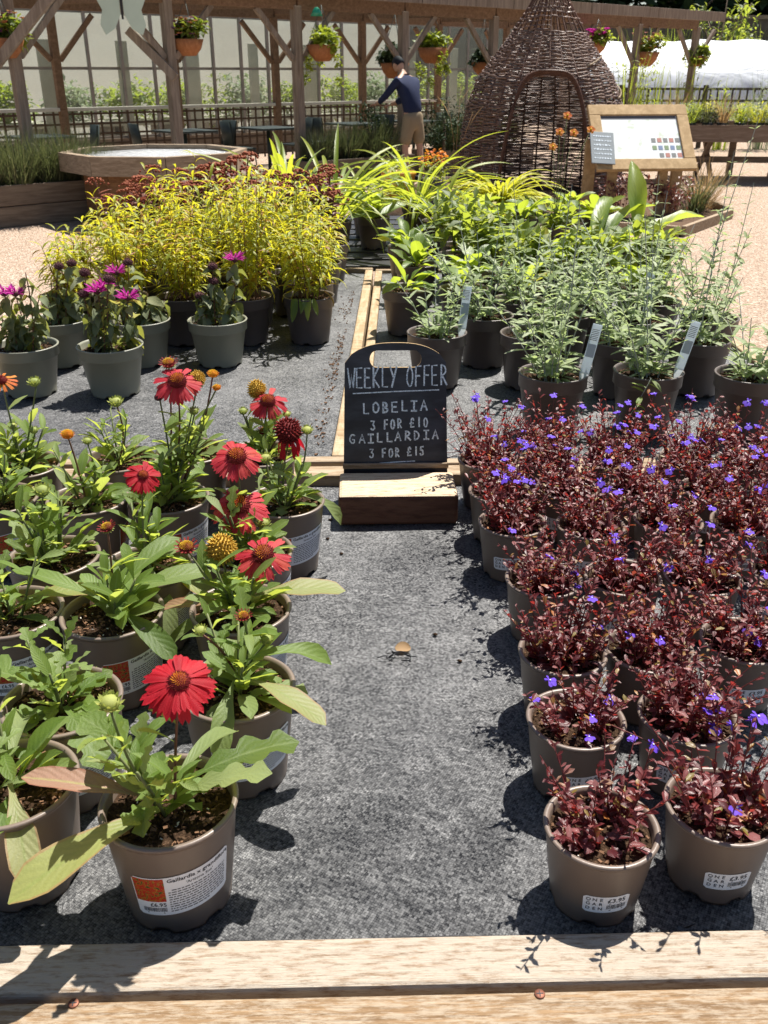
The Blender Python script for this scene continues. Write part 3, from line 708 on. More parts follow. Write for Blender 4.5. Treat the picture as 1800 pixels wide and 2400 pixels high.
# ================================================================== MIDDLE DISTANCE
# octagonal water table
t = NT('rippled_water')
nrm = t.bump(t.noise(9.0, 5, 0.7, None, (1, 1.6, 1), 1.2), 1.0, 0.06)
M['water'] = t.done(t.bsdf((0.60, 0.62, 0.64), 0.22, 0.9, nrm))
oc = Vector((-2.62, 11.25, 0)); ORad = 1.06
tub = thing('water_table', 'large octagonal timber water table on a recessed base, rippled water inside', 'water table', tuple(oc), 0.32)
def ring(r0, r1, z0, z1, name, m, parent):
    for k in range(8):
        a0, a1 = k * math.pi / 4 + 0.004, (k + 1) * math.pi / 4 - 0.004
        b = MB(); q = []
        for r in (r0, r1):
            for a in (a0, a1):
                for z in (z0, z1): q.append((r * math.cos(a), r * math.sin(a), z))
        b.add(q, [(0, 1, 3, 2), (4, 6, 7, 5), (0, 4, 5, 1), (2, 3, 7, 6), (0, 2, 6, 4), (1, 5, 7, 3)], 0, None, False)
        b.obj(name, m, parent)
M['tub_wood'] = wood('tub_timber', (0.20, 0.14, 0.09), (0.42, 0.33, 0.235), (2, 2, 12), 0.8)
M['tub_base'] = wood('tub_base_timber', (0.16, 0.075, 0.035), (0.30, 0.16, 0.075), (2, 2, 9), 0.8)
ring(ORad - 0.10, ORad, 0.555, 0.75, 'side_board', M['tub_wood'], tub)
ring(ORad - 0.32, ORad - 0.24, 0.0, 0.553, 'base_board', M['tub_base'], tub)
b = MB(); b.lathe([(0.001, 0.70), (ORad - 0.101, 0.70), (ORad - 0.101, 0.58)], 8); b.obj('water', M['water'], tub)

# woven willow hut
M['willow'] = wood('willow_rods', (0.075, 0.036, 0.024), (0.21, 0.12, 0.085), (6, 6, 6), 0.40, (0.36, 0.25, 0.19), 0.5, 0.3, 0.6)
M['willow_rod'] = wood('willow_uprights', (0.08, 0.035, 0.022), (0.17, 0.085, 0.055), (6, 6, 2), 0.5)
hut = thing('willow_hut', 'tall woven willow hut shaped like a bottle with an arched doorway', 'hut', (2.10, 13.2, 0))
prof = [(0.0, 1.10), (0.5, 1.08), (0.9, 1.05), (1.18, 1.0), (1.53, 0.84), (1.8, 0.62), (1.98, 0.48), (2.15, 0.37), (2.36, 0.22), (2.6, 0.12), (2.85, 0.09)]
def hr(z):
    for (z0, r0), (z1, r1) in zip(prof, prof[1:]):
        if z <= z1: return r0 + (r1 - r0) * (z - z0) / (z1 - z0)
    return prof[-1][1]
DOOR = -math.pi / 2 - 0.10                                      # doorway looks at the visitor
def door_half(z):                                             # half angle of the arch at height z
    if z > 1.52: return 0.0
    hw = 0.60 if z < 0.75 else 0.60 * math.sqrt(max(0.0, 1 - ((z - 0.75) / 0.77) ** 2))
    return hw / hr(z)
rg = random.Random(11)
NR = 30
for i in range(NR):
    a = 2 * math.pi * i / NR; dd = abs((a - DOOR + math.pi) % (2 * math.pi) - math.pi)
    z0 = 0.0
    while z0 < 1.6 and dd < door_half(z0) + 0.02: z0 += 0.05
    b = MB(); tw = rg.uniform(-.12, .12); pts = []
    for j in range(13):
        z = z0 + (2.95 - z0) * j / 12; aa = a + tw * max(0, z - 2.0)
        pts.append((hr(z) * math.cos(aa), hr(z) * math.sin(aa), z))
    b.tube(pts, 0.014, 0.007, 5); b.obj('upright_rod', M['willow_rod'], hut)
b = MB(); z = 0.03; row = 0
while z < 2.34:
    dens = 0.0185 if z < 2.0 else 0.05
    half = door_half(z); n = 66; cur = []
    for i in range(n + 1):
        a = DOOR + half + (2 * math.pi - 2 * half) * i / n
        off = 0.015 * math.sin(a * NR / 2 + (row % 2) * math.pi) + rg.uniform(-.004, .004)
        zz = z + rg.uniform(-.009, .009) + 0.03 * mnoise.noise(Vector((math.cos(a) * 1.5, math.sin(a) * 1.5, z * 3)))
        rr = hr(zz) + off
        cur.append((rr * math.cos(a), rr * math.sin(a), zz))
    # break every round into several rods with loose, poking ends
    i = 0
    while i < n:
        j = min(n, i + rg.randint(9, 26)); seg = cur[i:j + 1]
        if len(seg) > 2 and rg.random() > (0.05 if z < 2.0 else 0.3):
            e = Vector(seg[-1]); seg[-1] = tuple(e + Vector((e.x, e.y, 0)).normalized() * rg.uniform(-.02, .05))
            b.tube(seg, rg.uniform(.0095, .0145), rg.uniform(.006, .011), 4)
        i = j - 1 if j < n else n
    z += dens * rg.uniform(.75, 1.3); row += 1
b.obj('weave', M['willow'], hut, None, 'stuff')
for k in range(3):
    b = MB(); pts = []
    for j in range(25):
        u = -1 + 2 * j / 24; zz = 1.52 * (1 - abs(u) ** 2.6); hw = 0.62 * (1 if abs(u) > .999 else math.copysign(1, u) * 1)
        x = 0.60 * math.copysign(min(1, abs(u) ** 0.62), u)
        z_ = 1.53 * (1 - abs(u) ** 2.4) if abs(u) < .999 else 0
        aa = DOOR + x / hr(max(0, z_))
        pts.append(((hr(z_) + 0.02 + .012 * k) * math.cos(aa), (hr(z_) + 0.02 + .012 * k) * math.sin(aa), z_ + 0.02 * k))
    b.tube(pts, 0.016, 0.014, 6); b.obj('door_arch', M['willow_rod'], hut)
for z_, a0 in ((1.62, -1.05), (1.25, -0.55)):
    b = MB(); pts = [((hr(z_ + .012 * j) + .03) * math.cos(a0 + .075 * j), (hr(z_ + .012 * j) + .03) * math.sin(a0 + .075 * j), z_ + .018 * j) for j in range(9)]
    b.tube(pts, 0.012, 0.008, 5); b.obj('loose_rod', M['tub_wood'], hut)

# mulched bed with timber edging round hut and sign
bed = [(-0.2, 11.6), (3.10, 9.86), (4.09, 11.24), (4.2, 14.6), (0.7, 14.9)]
b = MB(); v, f = [], []
b.add([(x, y, 0.03) for x, y in bed], [tuple(range(len(bed)))], 0, None, False)
tag(b.obj('mulch_bed', M['mulch']), kind='structure')
ed = thing('timber_edging', 'low pale timber edging boards round the mulched bed by the information board', 'edging', (2, 12, 0))
for i in range(len(bed)):
    p, q = Vector((*bed[i], 0.055)), Vector((*bed[(i + 1) % len(bed)], 0.055)); dr = (q - p).normalized()
    b = MB(); b.bar(p + dr * .03 - Vector((2, 12, 0)), q - dr * .03 - Vector((2, 12, 0)), 0.05, 0.11, 0, 0.005); b.obj('board', M['batten_x'], ed)

# information board on post legs
sg = thing('information_board', 'sloping timber framed garden map board on four post legs', 'sign', (2.92, 11.35, 0), 0.10)
tilt = R(42)
RX = Matrix.Rotation(-tilt, 3, 'X')                             # leans back
SC = Vector((0, -0.10, 0.88))
def sp(x, y, z): return SC + RX @ Vector((x, y, z))
def spart(name, m, c, size, bev=0.006, mi=0):
    b = MB(); b.box((0, 0, 0), size, None, 0, bev)
    return b.obj(name, m, sg, Matrix.Translation(sp(*c)) @ RX.to_4x4())
spart('frame_board', M['sign_wood'], (0, 0, 0.365), (1.16, 0.05, 0.14))
spart('frame_board', M['sign_wood'], (0, 0, -0.365), (1.16, 0.05, 0.14))
spart('frame_board', M['sign_wood'], (-0.515, 0, 0), (0.13, 0.05, 0.586))
spart('frame_board', M['sign_wood'], (0.515, 0, 0), (0.13, 0.052, 0.586))
spart('back_panel', M['sleeper'], (0, 0.035, 0), (1.1, 0.016, 0.82), 0.0)
t = NT('map_print'); g1 = t.noise(7.0, 4, 0.6, None, (1, 1, 1.5), .5)
c = t.ramp(g1, [(0.42, (0.80, 0.82, 0.82)), (0.58, (0.76, 0.80, 0.77)), (0.66, (0.60, 0.66, 0.52)), (0.74, (0.78, 0.80, 0.78))])
M['map'] = t.done(t.bsdf(c, 0.25, 0.5))
b = MB(); b.box((0, 0, 0), (0.894, 0.012, 0.584), None, 0); b.box((0, -0.0075, 0.268), (0.88, 0.002, 0.04), None, 1)
cols = [2, 3, 4, 5]
for r_ in range(3):
    for c_ in range(5 if r_ else 4):
        x = 0.41 - 0.07 * c_; z = -0.175 + 0.075 * r_ if r_ < 2 else -0.02
        b.box((x, -0.0075, -0.24 + 0.10 * r_), (0.05, 0.002, 0.055), None, cols[(r_ * 3 + c_ * 2) % 4])
mp_ = b.obj('map_panel', [M['map'], M['ink_grey'], plain('icon_red', (0.35, 0.12, 0.09)), plain('icon_blue', (0.10, 0.16, 0.30)), plain('icon_slate', (0.12, 0.13, 0.13)), plain('icon_green', (0.12, 0.2, 0.08))], sg, Matrix.Translation(sp(0, 0.0, 0)) @ RX.to_4x4())
for x in (-0.53, -0.30, 0.30, 0.53):
    b = MB(); b.box((0, 0, 0.43), (0.13 if abs(x) > .5 else .11, 0.06, 0.86 if abs(x) > .5 else 0.62), None, 0, 0.006)
    b.obj('post_leg', M['sign_wood'], sg, Matrix.Translation((x, 0.06 if abs(x) > .5 else -0.10, 0 if abs(x) > .5 else -0.12)))
# little slate hung on the board's corner
sl_ = thing('small_slate', 'small grey slate with chalk scribble hung on the corner of the map board', 'sign', tuple(sg.matrix_basis @ sp(-0.50, -0.06, -0.18)), 0.10)
b = MB(); b.box((0, 0, 0), (0.27, 0.014, 0.42), None, 0, 0.004); b.obj('slate', plain('grey_slate', (0.15, 0.18, 0.20), 0.6), sl_, RX.to_4x4() @ Matrix.Rotation(0.08, 4, 'Y'))
b = MB(); rg = random.Random(3)
for r_ in range(6):
    x = -0.10
    while x < 0.09:
        w_ = rg.uniform(.012, .03)
        b.box((x + w_ / 2, -0.0085, 0.15 - r_ * 0.058), (w_, 0.001, rg.uniform(.008, .022)), Matrix.Rotation(rg.uniform(-.6, .6), 3, 'Y'), 0); x += w_ + .008
b.obj('chalk_writing', M['chalk'], sl_, RX.to_4x4() @ Matrix.Rotation(0.08, 4, 'Y'))
rg = random.Random(31)
for i, (x, y, h, mk, lab) in enumerate(((2.75, 11.25, .55, 'sedum', 'rusty brown leaved shrub growing under the map board'), (3.3, 11.2, .5, 'sedum', 'rusty brown leaved shrub growing under the map board'), (3.75, 11.6, .62, 'lav', 'wispy grey green grass tuft beside the map board'), (3.95, 11.9, .7, 'dry', 'wispy straw coloured grass tuft beside the map board'))):
    sh = thing('bed_plant', lab, 'plant', (x, y, 0.03), 0, 'plants in the mulched bed')
    b = MB()
    if mk in ('lav', 'dry'): spikes(b, 160, (0, 0, 0), (.12, .12, 0), h, 0.01, rg, 0, .35, 1.2, 4)
    else:
        for k in range(8): leaf_cloud(b, 50, (rg.uniform(-.2, .2), rg.uniform(-.15, .15), h * rg.uniform(.3, 1)), (.14, .14, .12), .06, .03, rg)
        spikes(b, 20, (0, 0, 0), (.1, .1, 0), h, .01, rg, 0, .2, .3, 2)
    b.obj('foliage', M[mk], sh, None, 'stuff')

# plant table on trestle legs at the right
M['grey_table'] = wood('weathered_table', (0.17, 0.115, 0.08), (0.33, 0.25, 0.19), (0.8, 9, 9), 0.85)
tb = thing('plant_table', 'weathered plant display table on crossed legs beyond the map board', 'table', (6.45, 15.6, 0), -0.10)
b = MB(); b.box((0, 0, 0.70), (3.5, 1.4, 0.05), None, 0); b.obj('table_top', M['grey_table'], tb)
for y in (-.725, .725):
    b = MB(); b.box((0, y, 0.715), (3.6, 0.05, 0.24), None, 0, .005); b.obj('side_board', M['grey_table'], tb)
for x in (-1.3, -.1, 1.1):
    for s_ in (-1, 1):
        b = MB(); b.bar((x + s_ * .03, -.5 * s_, 0), (x + s_ * .03, .5 * s_, .67), .05, .09, 0); b.obj('crossed_leg', M['grey_table'], tb)
    b = MB(); b.box((x + .4, 0, .3), (.09, .09, .6), None, 0); b.obj('post_leg', M['grey_table'], tb)
b = MB(); b.box((0, -.1, .3), (3.0, .07, .09), None, 0); b.obj('stretcher', M['grey_table'], tb)
def text_mb(body, size, bold=0.0, align='LEFT'):
    cu = bpy.data.curves.new('txt', 'FONT'); cu.body = body; cu.size = size; cu.align_x = align; cu.resolution_u = 2; cu.offset = bold
    ob = bpy.data.objects.new('txt', cu); me = bpy.data.meshes.new_from_object(ob)
    b = MB(); b.add([tuple(v.co) for v in me.vertices], [tuple(p.vertices) for p in me.polygons], 0, None, False)
    bpy.data.objects.remove(ob); bpy.data.curves.remove(cu); bpy.data.meshes.remove(me)
    return b
ps = thing('name_board', 'dark name board with white capital letters among the table plants', 'sign', (4.98, 15.35, 0.83), -0.10)
b = MB(); b.box((0, 0, .09), (.62, .02, .16), None, 0, .003); b.obj('board', M['dark_fence'], ps)
tm = text_mb('PERENNIALS', 0.085, 0.001, 'CENTER'); b = MB(); b.merge(tm, Matrix.Translation((0.05, -.0125, .06)) @ Matrix.Rotation(math.pi / 2, 4, 'X')); b.obj('lettering', M['paper'], ps)
for i in range(16):
    px = 1585 + (i % 8) * 37 + rg.uniform(-8, 8); Y = 15.15 + (i // 8) * .55
    x = (px - 900) * (Y * .902 + .35) / FPX
    mk = ['pale', 'green', 'lav', 'dry', 'green', 'hakone', 'pale', 'hakone'][(i + i // 8 * 3) % 8]
    nm = {'pale': 'silvery', 'green': 'mid green', 'lav': 'grey green', 'dry': 'straw coloured', 'hakone': 'golden'}[mk]
    pp = thing('small_potted_plant', 'small %s plant in a black pot on the weathered table' % nm, 'plant', (x, Y, .8265 if True else 0), rg.uniform(0, 6), 'small pots on the weathered table')
    pp.location.z = 0.7255; pp.scale = (1.05,) * 3
    b = MB(); b.lathe([(.06, 0), (.085, .13), (.075, .13), (.07, .11), (.001, .11)], 14); b.obj('pot', M['black_plastic'], pp)
    b = MB()
    if mk in ('dry',): spikes(b, 60, (0, 0, .11), (.06, .06, 0), .5, .012, rg, 0, .3, .8, 4)
    else:
        spikes(b, 40, (0, 0, .11), (.07, .07, 0), .34, .012, rg, 0, .35, .6, 3); leaf_cloud(b, 150, (0, 0, .26), (.19, .19, .14), .06, .022, rg)
    b.obj('foliage', M[mk], pp, None, 'stuff')

# cafe tables and chairs under the pergola
M['cafe'] = plain('dark_green_metal', (0.035, 0.045, 0.042), 0.5, 0.5, 0.2)
for i, (k, n) in enumerate(((-0.55, .52), (0.55, .5), (1.25, .45), (2.2, .5), (2.9, .5))):
    p = pk(k, n)
    ct = thing('cafe_table', 'dark metal cafe table with central column under the pergola', 'table', tuple(p), uang, 'cafe tables under the pergola')
    b = MB(); b.box((0, 0, .73), (.75, .75, .03), None, 0, .004); b.obj('table_top', M['cafe'], ct)
    b = MB(); b.tube([(0, 0, .02), (0, 0, .712)], .03, .03, 8); b.obj('column', M['cafe'], ct)
    b = MB(); b.box((0, 0, .01), (.45, .45, .02), None, 0); b.obj('foot', M['cafe'], ct)
    for s_ in (-1, 1):
        q = p + RU @ Vector((s_ * .62, rg.uniform(-.1, .1), 0))
        ch = thing('cafe_chair', 'dark green metal cafe chair drawn up to a table under the pergola', 'chair', tuple(q), uang + (math.pi / 2 if s_ > 0 else -math.pi / 2) + rg.uniform(-.2, .2), 'cafe chairs under the pergola')
        b = MB(); b.box((0, 0, .455), (.42, .42, .03), None, 0, .01); b.obj('seat', M['cafe'], ch)
        b = MB(); v, f = [], []
        for j in range(9):
            a = -1.0 + 2.0 * j / 8; x, y = .22 * math.sin(a), -.10 - .13 * math.cos(a)
            v += [(x, y, .50), (x * 1.03, y - .05, .86), (x, y + .02, .50), (x * 1.03, y - .03, .86)]
        for j in range(8):
            o_ = j * 4; f += [(o_, o_ + 4, o_ + 5, o_ + 1), (o_ + 2, o_ + 3, o_ + 7, o_ + 6), (o_ + 1, o_ + 5, o_ + 7, o_ + 3), (o_, o_ + 2, o_ + 6, o_ + 4)]
        b.add(v, f); b.obj('backrest', M['cafe'], ch)
        for sx in (-1, 1):
            for sy in (-1, 1):
                b = MB(); b.tube([(sx * .18, sy * .18, .44), (sx * .22, sy * .22, 0)], .012, .010, 6); b.obj('leg', M['cafe'], ch)

# hanging baskets
M['terracotta'] = wood('terracotta_slats', (0.34, 0.12, 0.045), (0.52, 0.22, 0.09), (9, 9, 2), 0.7)
def basket(px, py, Y, wd, fol, flowers, label, trail=0.0):
    p = at_y(px, py, Y); r = wd / 2
    o = thing('hanging_basket', label, 'basket', tuple(p), random.uniform(0, 6), 'hanging baskets on the pergola')
    rg = random.Random(int(px))
    b = MB(); n = 14
    b.lathe([(.001, -r * .95), (r * .45, -r * .93), (r * .8, -r * .55), (r, 0), (r * .94, 0), (r * .9, -r * .08), (.001, -r * .08)], 22, 0, lambda i, t, rr, z: (rr * (1 + .02 * math.cos(t * 14)), z))
    b.obj('bowl', M['terracotta'], o)
    b = MB(); ztop = 2.42 - p.z
    for k in range(3):
        a = k * 2.094; b.tube([(r * .97 * math.cos(a), r * .97 * math.sin(a), -.01), (0, 0, max(.3, ztop))], .004, .004, 4)
    b.obj('hanger', M['cafe'], o)
    b = MB()
    for k in range(9): leaf_cloud(b, 60, (rg.uniform(-.8, .8) * r, rg.uniform(-.7, .7) * r, rg.uniform(.05, .75) * r), (.5 * r, .5 * r, .45 * r), .10, .055, rg)
    if trail:
        for k in range(9):
            a = rg.uniform(0, 6.28); leaf_cloud(b, 40, (math.cos(a) * r * 1.05, math.sin(a) * r * 1.05, -rg.uniform(.1, 1) * trail), (.25 * r, .25 * r, .4 * r), .07, .04, rg)
    b.obj('foliage', M[fol], o, None, 'stuff')
    if flowers:
        b = MB()
        for k in range(80):
            a = rg.uniform(0, 6.28); q = Vector((math.cos(a) * r * rg.uniform(.2, 1.1), math.sin(a) * r * rg.uniform(.2, 1.1), rg.uniform(.15, 1.2) * r))
            for j in range(5): b.leaf(TRS(q, a + j * 1.256, .6, 0), .05, .05, lambda t: math.sin(math.pi * min(1, .15 + t * .8)), .3, .1, 2, 0, rng=rg)
        b.obj('blossom', M[flowers], o, None, 'stuff')
basket(10, 90, 11.9, .44, 'green', 'pansy', 'hanging basket of purple, pink and yellow pansies by the leaning brace')
basket(440, 92, 13.6, .42, 'green', 'pansy', 'hanging basket of mixed orange and violet flowers on a pergola post')
basket(755, 105, 14.9, .46, 'strap', None, 'terracotta hanging basket with long green trailers beside a pergola post', .5)
basket(925, 148, 17.2, .50, 'dark_leaf', None, 'wide terracotta basket of dark green foliage beyond the stooping person')
basket(1013, 112, 16.6, .48, 'strap', None, 'terracotta basket of bright lime foliage above the stooping person', .55)
basket(1132, 146, 18.0, .42, 'dark_leaf', None, 'terracotta basket with purple foliage to the left of the willow hut')
basket(1398, 100, 18.8, .38, 'green', 'magenta', 'hanging basket of pink flowers just behind the willow hut')
basket(1513, 122, 20.4, .55, 'green', 'pansy', 'hanging basket with yellow flowers between the last pergola posts')
basket(1634, 132, 21.6, .42, 'green', None, 'small hanging basket at the far end of the pergola', .2)

# butterfly ornament hung under the beam
p = at_y(284, 10, 12.6)
bf = thing('butterfly_ornament', 'large pale green painted butterfly ornament hanging from the pergola beam', 'ornament', tuple(p), 0.35)
M['mint'] = plain('mint_paint', (0.50, 0.58, 0.47), 0.6, 0.3, 0.06)
def wing(s_):
    out = [(.02, -.10), (.10, -.26), (.22, -.33), (.27, -.22), (.23, -.06), (.30, .08), (.27, .24), (.12, .22), (.02, .06)]
    b = MB(); v = [(s_ * x, -.008, z) for x, z in out] + [(s_ * x, .008, z) for x, z in out]; n = len(out)
    f = [tuple(range(n)), tuple(range(2 * n - 1, n - 1, -1))] + [(i, (i + 1) % n, n + (i + 1) % n, n + i) for i in range(n)]
    b.add(v, f, 0, None, False); b.obj('wing', M['mint'], bf)
wing(1); wing(-1)
b = MB(); b.tube([(0, -.012, -.16), (0, -.014, .0), (0, -.012, .16)], .014, .014, 8); b.blob((0, -.012, .18), .022, 0); b.obj('body', M['ink'], bf)
b = MB(); b.tube([(0, 0, .16), (0, 0, 2.40 - p.z)], .003, .003, 4); b.obj('cord', M['ink'], bf)
p = at_y(742, 28, 14.6)
gb = thing('glass_shade', 'small emerald green glass lamp shade under the pergola beam', 'lamp', tuple(p))
b = MB(); b.lathe([(.02, .06), (.05, .03), (.09, -.05), (.085, -.05), (.045, .02), (.01, .05)], 16); b.obj('shade', plain('emerald_glass', (0.02, 0.28, 0.16), 0.2), gb)
b = MB(); b.tube([(0, 0, .05), (0, 0, 2.36 - p.z)], .005, .005, 5); b.obj('flex', M['ink'], gb)

# leaning grey timbers at the left
for (x0, y0, x1, y1, Y, lab) in ((-60, 215, 125, -20, 11.7, 'grey diagonal brace timber crossing the corner of the pergola by the pansy basket'), (300, 70, 412, 182, 13.3, 'short grey diagonal brace timber below the butterfly ornament')):
    p, q = at_y(x0, y0, Y), at_y(x1, y1, Y)
    b = MB(); b.bar(p, q, .09, .11, 0, .005); tag(b.obj('diagonal_brace', M['pergola']), lab, 'timber')

# person stooping over a shrub
def skin_body(name, pts, edges, rad, m, parent=None, sub=2):
    me = bpy.data.meshes.new(name); me.from_pydata(pts, edges, []); me.materials.append(m)
    o = link(name, me, parent)
    md = o.modifiers.new('Skin', 'SKIN'); md.use_smooth_shade = True
    for i, r in enumerate(rad):
        sv = me.skin_vertices[0].data[i]; sv.radius = (r, r * .82) if isinstance(r, float) else r; sv.use_root = (i == 0)
    ss = o.modifiers.new('Sub', 'SUBSURF'); ss.levels = sub; ss.render_levels = sub
    return o
M['skin'] = plain('skin', (0.50, 0.30, 0.21), 0.55, 0.4, 0.08)
M['navy'] = plain('navy_jersey', (0.022, 0.030, 0.070), 0.85, 0.2, 0.2, 12, .3, 90)
M['khaki'] = plain('khaki_cloth', (0.30, 0.235, 0.15), 0.85, 0.2, 0.15, 9, .2, 90)
M['hair'] = plain('dark_hair', (0.012, 0.012, 0.018), 0.7, 0.3, 0.2)
pe = thing('person', 'person in navy jumper and khaki shorts stooping forward with arms reaching over a shrub', 'person', (0.44, 15.1, 0), 0.75)
# local +Y is forward (away from the viewer), stooped
P_ = [(0, 0, .96), (0, .02, 1.10), (0, .09, 1.28), (0, .16, 1.44), (0, .22, 1.53), (0, .27, 1.60),
      (-.17, .17, 1.44), (-.25, .33, 1.24), (-.18, .56, 1.14), (-.16, .66, 1.12), (.17, .17, 1.44), (.25, .34, 1.24), (.18, .57, 1.12), (.16, .67, 1.10),
      (-.10, 0, .88), (-.12, .05, .50), (-.12, -.02, .10), (-.12, .10, .035), (.10, 0, .88), (.12, -.03, .50), (.12, -.10, .10), (.12, .02, .035)]
E_ = [(0, 1), (1, 2), (2, 3), (3, 4), (4, 5), (3, 6), (6, 7), (7, 8), (8, 9), (3, 10), (10, 11), (11, 12), (12, 13), (0, 14), (14, 15), (15, 16), (16, 17), (0, 18), (18, 19), (19, 20), (20, 21)]
rb = [(.15, .10), (.14, .095), (.155, .10), (.15, .09), .055, .05, .062, .045, .034, .03, .062, .045, .034, .03, .085, .058, .042, .035, .085, .058, .042, .035]
skin_body('body', P_, E_, rb, M['skin'], pe)
skin_body('jumper', [(0, .0, .93)] + P_[1:4] + [(0, .20, 1.50)] + P_[6:9] + P_[10:13], [(0, 1), (1, 2), (2, 3), (3, 4), (3, 5), (5, 6), (6, 7), (3, 8), (8, 9), (9, 10)], [(.175, .125), (.17, .125), (.19, .135), (.185, .12), .085, .082, .066, .05, .082, .066, .05], M['navy'], pe)
skin_body('shorts', [(0, .01, 1.06), (0, 0, .90), (-.10, .01, .82), (-.12, .05, .54), (.10, 0, .82), (.12, -.02, .54)], [(0, 1), (1, 2), (2, 3), (1, 4), (4, 5)], [(.17, .125), (.175, .13), .115, .105, .115, .105], M['khaki'], pe)
b = MB()
hd = Matrix.Translation((0, .33, 1.655)) @ Matrix.Rotation(-.75, 4, 'X')
bm = bmesh.new(); bmesh.ops.create_uvsphere(bm, u_segments=20, v_segments=14, radius=1)
vv = []
for q in bm.verts:
    x, y, z = q.co; s_ = 1 - .22 * max(0, -z)
    n_ = .018 if (y > .85 and abs(x) < .2 and abs(z) < .25) else 0
    vv.append(tuple(hd @ Vector((x * .075 * s_, y * .095 * s_ + n_, z * .115))))
bm.verts.index_update(); b.add(vv, [[q.index for q in f.verts] for f in bm.faces]); bm.free()
for sx in (-1, 1): b.blob(tuple(hd @ Vector((sx * .077, 0, -.005))), (.012, .02, .03), 0)
b.obj('head', M['skin'], pe)
b = MB(); bm = bmesh.new(); bmesh.ops.create_uvsphere(bm, u_segments=20, v_segments=14, radius=1)
bm.verts.index_update()
vv = [tuple(hd @ Vector((q.co.x * .083, q.co.y * .103 - .008, max(q.co.z, -.35 if q.co.y < 0 else .25) * .122 + .004))) for q in bm.verts]
b.add(vv, [[q.index for q in f.verts] for f in bm.faces]); bm.free(); b.obj('hair', M['hair'], pe)
for sx, w_ in ((-1, (-.16, .66, 1.12)), (1, (.16, .67, 1.10))):
    b = MB(); w_ = Vector(w_); b.blob(tuple(w_ + Vector((0, .04, -.015))), (.036, .045, .016), 0)
    for k in range(4):
        s0 = w_ + Vector(((k - 1.5) * .017, .075, -.018)); L_ = (.05, .062, .058, .046)[k]
        b.tube([s0, s0 + Vector((0, L_ * .6, -.012)), s0 + Vector((0, L_ * .8, -.04))], .0085, .0065, 6)
    s0 = w_ + Vector((-sx * .032, .03, -.015)); b.tube([s0, s0 + Vector((-sx * .025, .03, -.01)), s0 + Vector((-sx * .03, .055, -.02))], .010, .007, 6)
    b.obj('hand', M['skin'], pe)
for sx, x0, y0 in ((-1, -.12, .07), (1, .12, -.01)):
    b = MB(); b.box((x0, y0, .05), (.10, .27, .10), None, 0, .03); b.obj('shoe', M['hair'], pe)
# dark shrub and yellow pot by the person
for (x, y, r_, h, lab) in ((-.12, 15.75, .42, 1.15, 'dark green rounded shrub in front of the stooping person'), (.98, 16.1, .55, 1.25, 'dark green hedge like shrub between the person and the willow hut')):
    sh = thing('dark_shrub', lab, 'shrub', (x, y, 0)); rgs = random.Random(int(x * 100))
    b = MB(); b.tube([(0, 0, 0), (0, 0, h * .7)], .04, .02, 6); b.obj('stem', M['sleeper'], sh)
    b = MB()
    for k in range(16): leaf_cloud(b, 60, (rgs.uniform(-1, 1) * r_ * .6, rgs.uniform(-1, 1) * r_ * .6, h * rgs.uniform(.25, .92)), (r_ * .45, r_ * .45, .16), .075, .035, rgs)
    b.obj('foliage', M['dark_leaf'], sh, None, 'stuff')
yp = thing('yellow_tub', 'mustard yellow plant tub standing on the gravel behind the display bench', 'pot', (.18, 11.9, 0))
b = MB(); b.lathe([(.17, 0), (.20, .42), (.215, .42), (.215, .46), (.19, .46), (.18, .40), (.001, .40)], 26); b.obj('tub', plain('mustard_plastic', (0.52, 0.27, 0.02), .45), yp)
b = MB(); leaf_cloud(b, 120, (0, 0, .52), (.18, .18, .12), .09, .03, rg); b.obj('foliage', M['green'], yp, None, 'stuff')
ob = thing('orange_flower_tub', 'brown tub of orange and coral flowers standing on the gravel by the hut', 'pot', (.62, 12.1, 0))
b = MB(); b.lathe([(.14, 0), (.18, .36), (.16, .36), (.15, .32), (.001, .32)], 22); b.obj('tub', M['pot_big'], ob)
b = MB(); leaf_cloud(b, 130, (0, 0, .46), (.2, .2, .16), .09, .03, rg); b.obj('foliage', M['green'], ob, None, 'stuff')
b = MB(); leaf_cloud(b, 90, (0, 0, .60), (.18, .18, .1), .05, .05, rg); b.obj('blossom', M['petal_orange'], ob, None, 'stuff')
gs = thing('feather_grass', 'tall dry feathery grass plumes beside the willow hut', 'grass', (.92, 12.6, 0)); b = MB()
for x, z in ((-.06, 1.25), (.02, 1.4), (.10, 1.1)):
    b.tube([(0, 0, 0), (x * .5, 0, z * .6), (x * 2, 0, z)], .004, .002, 4); b.leaf(TRS((x * 1.6, 0, z * .84), 0 if x > 0 else math.pi, 1.2, 0), .3, .035, lambda t: math.sin(math.pi * t) + .1, .4, .3, 5, 0)
b.obj('plume', M['dry'], gs)

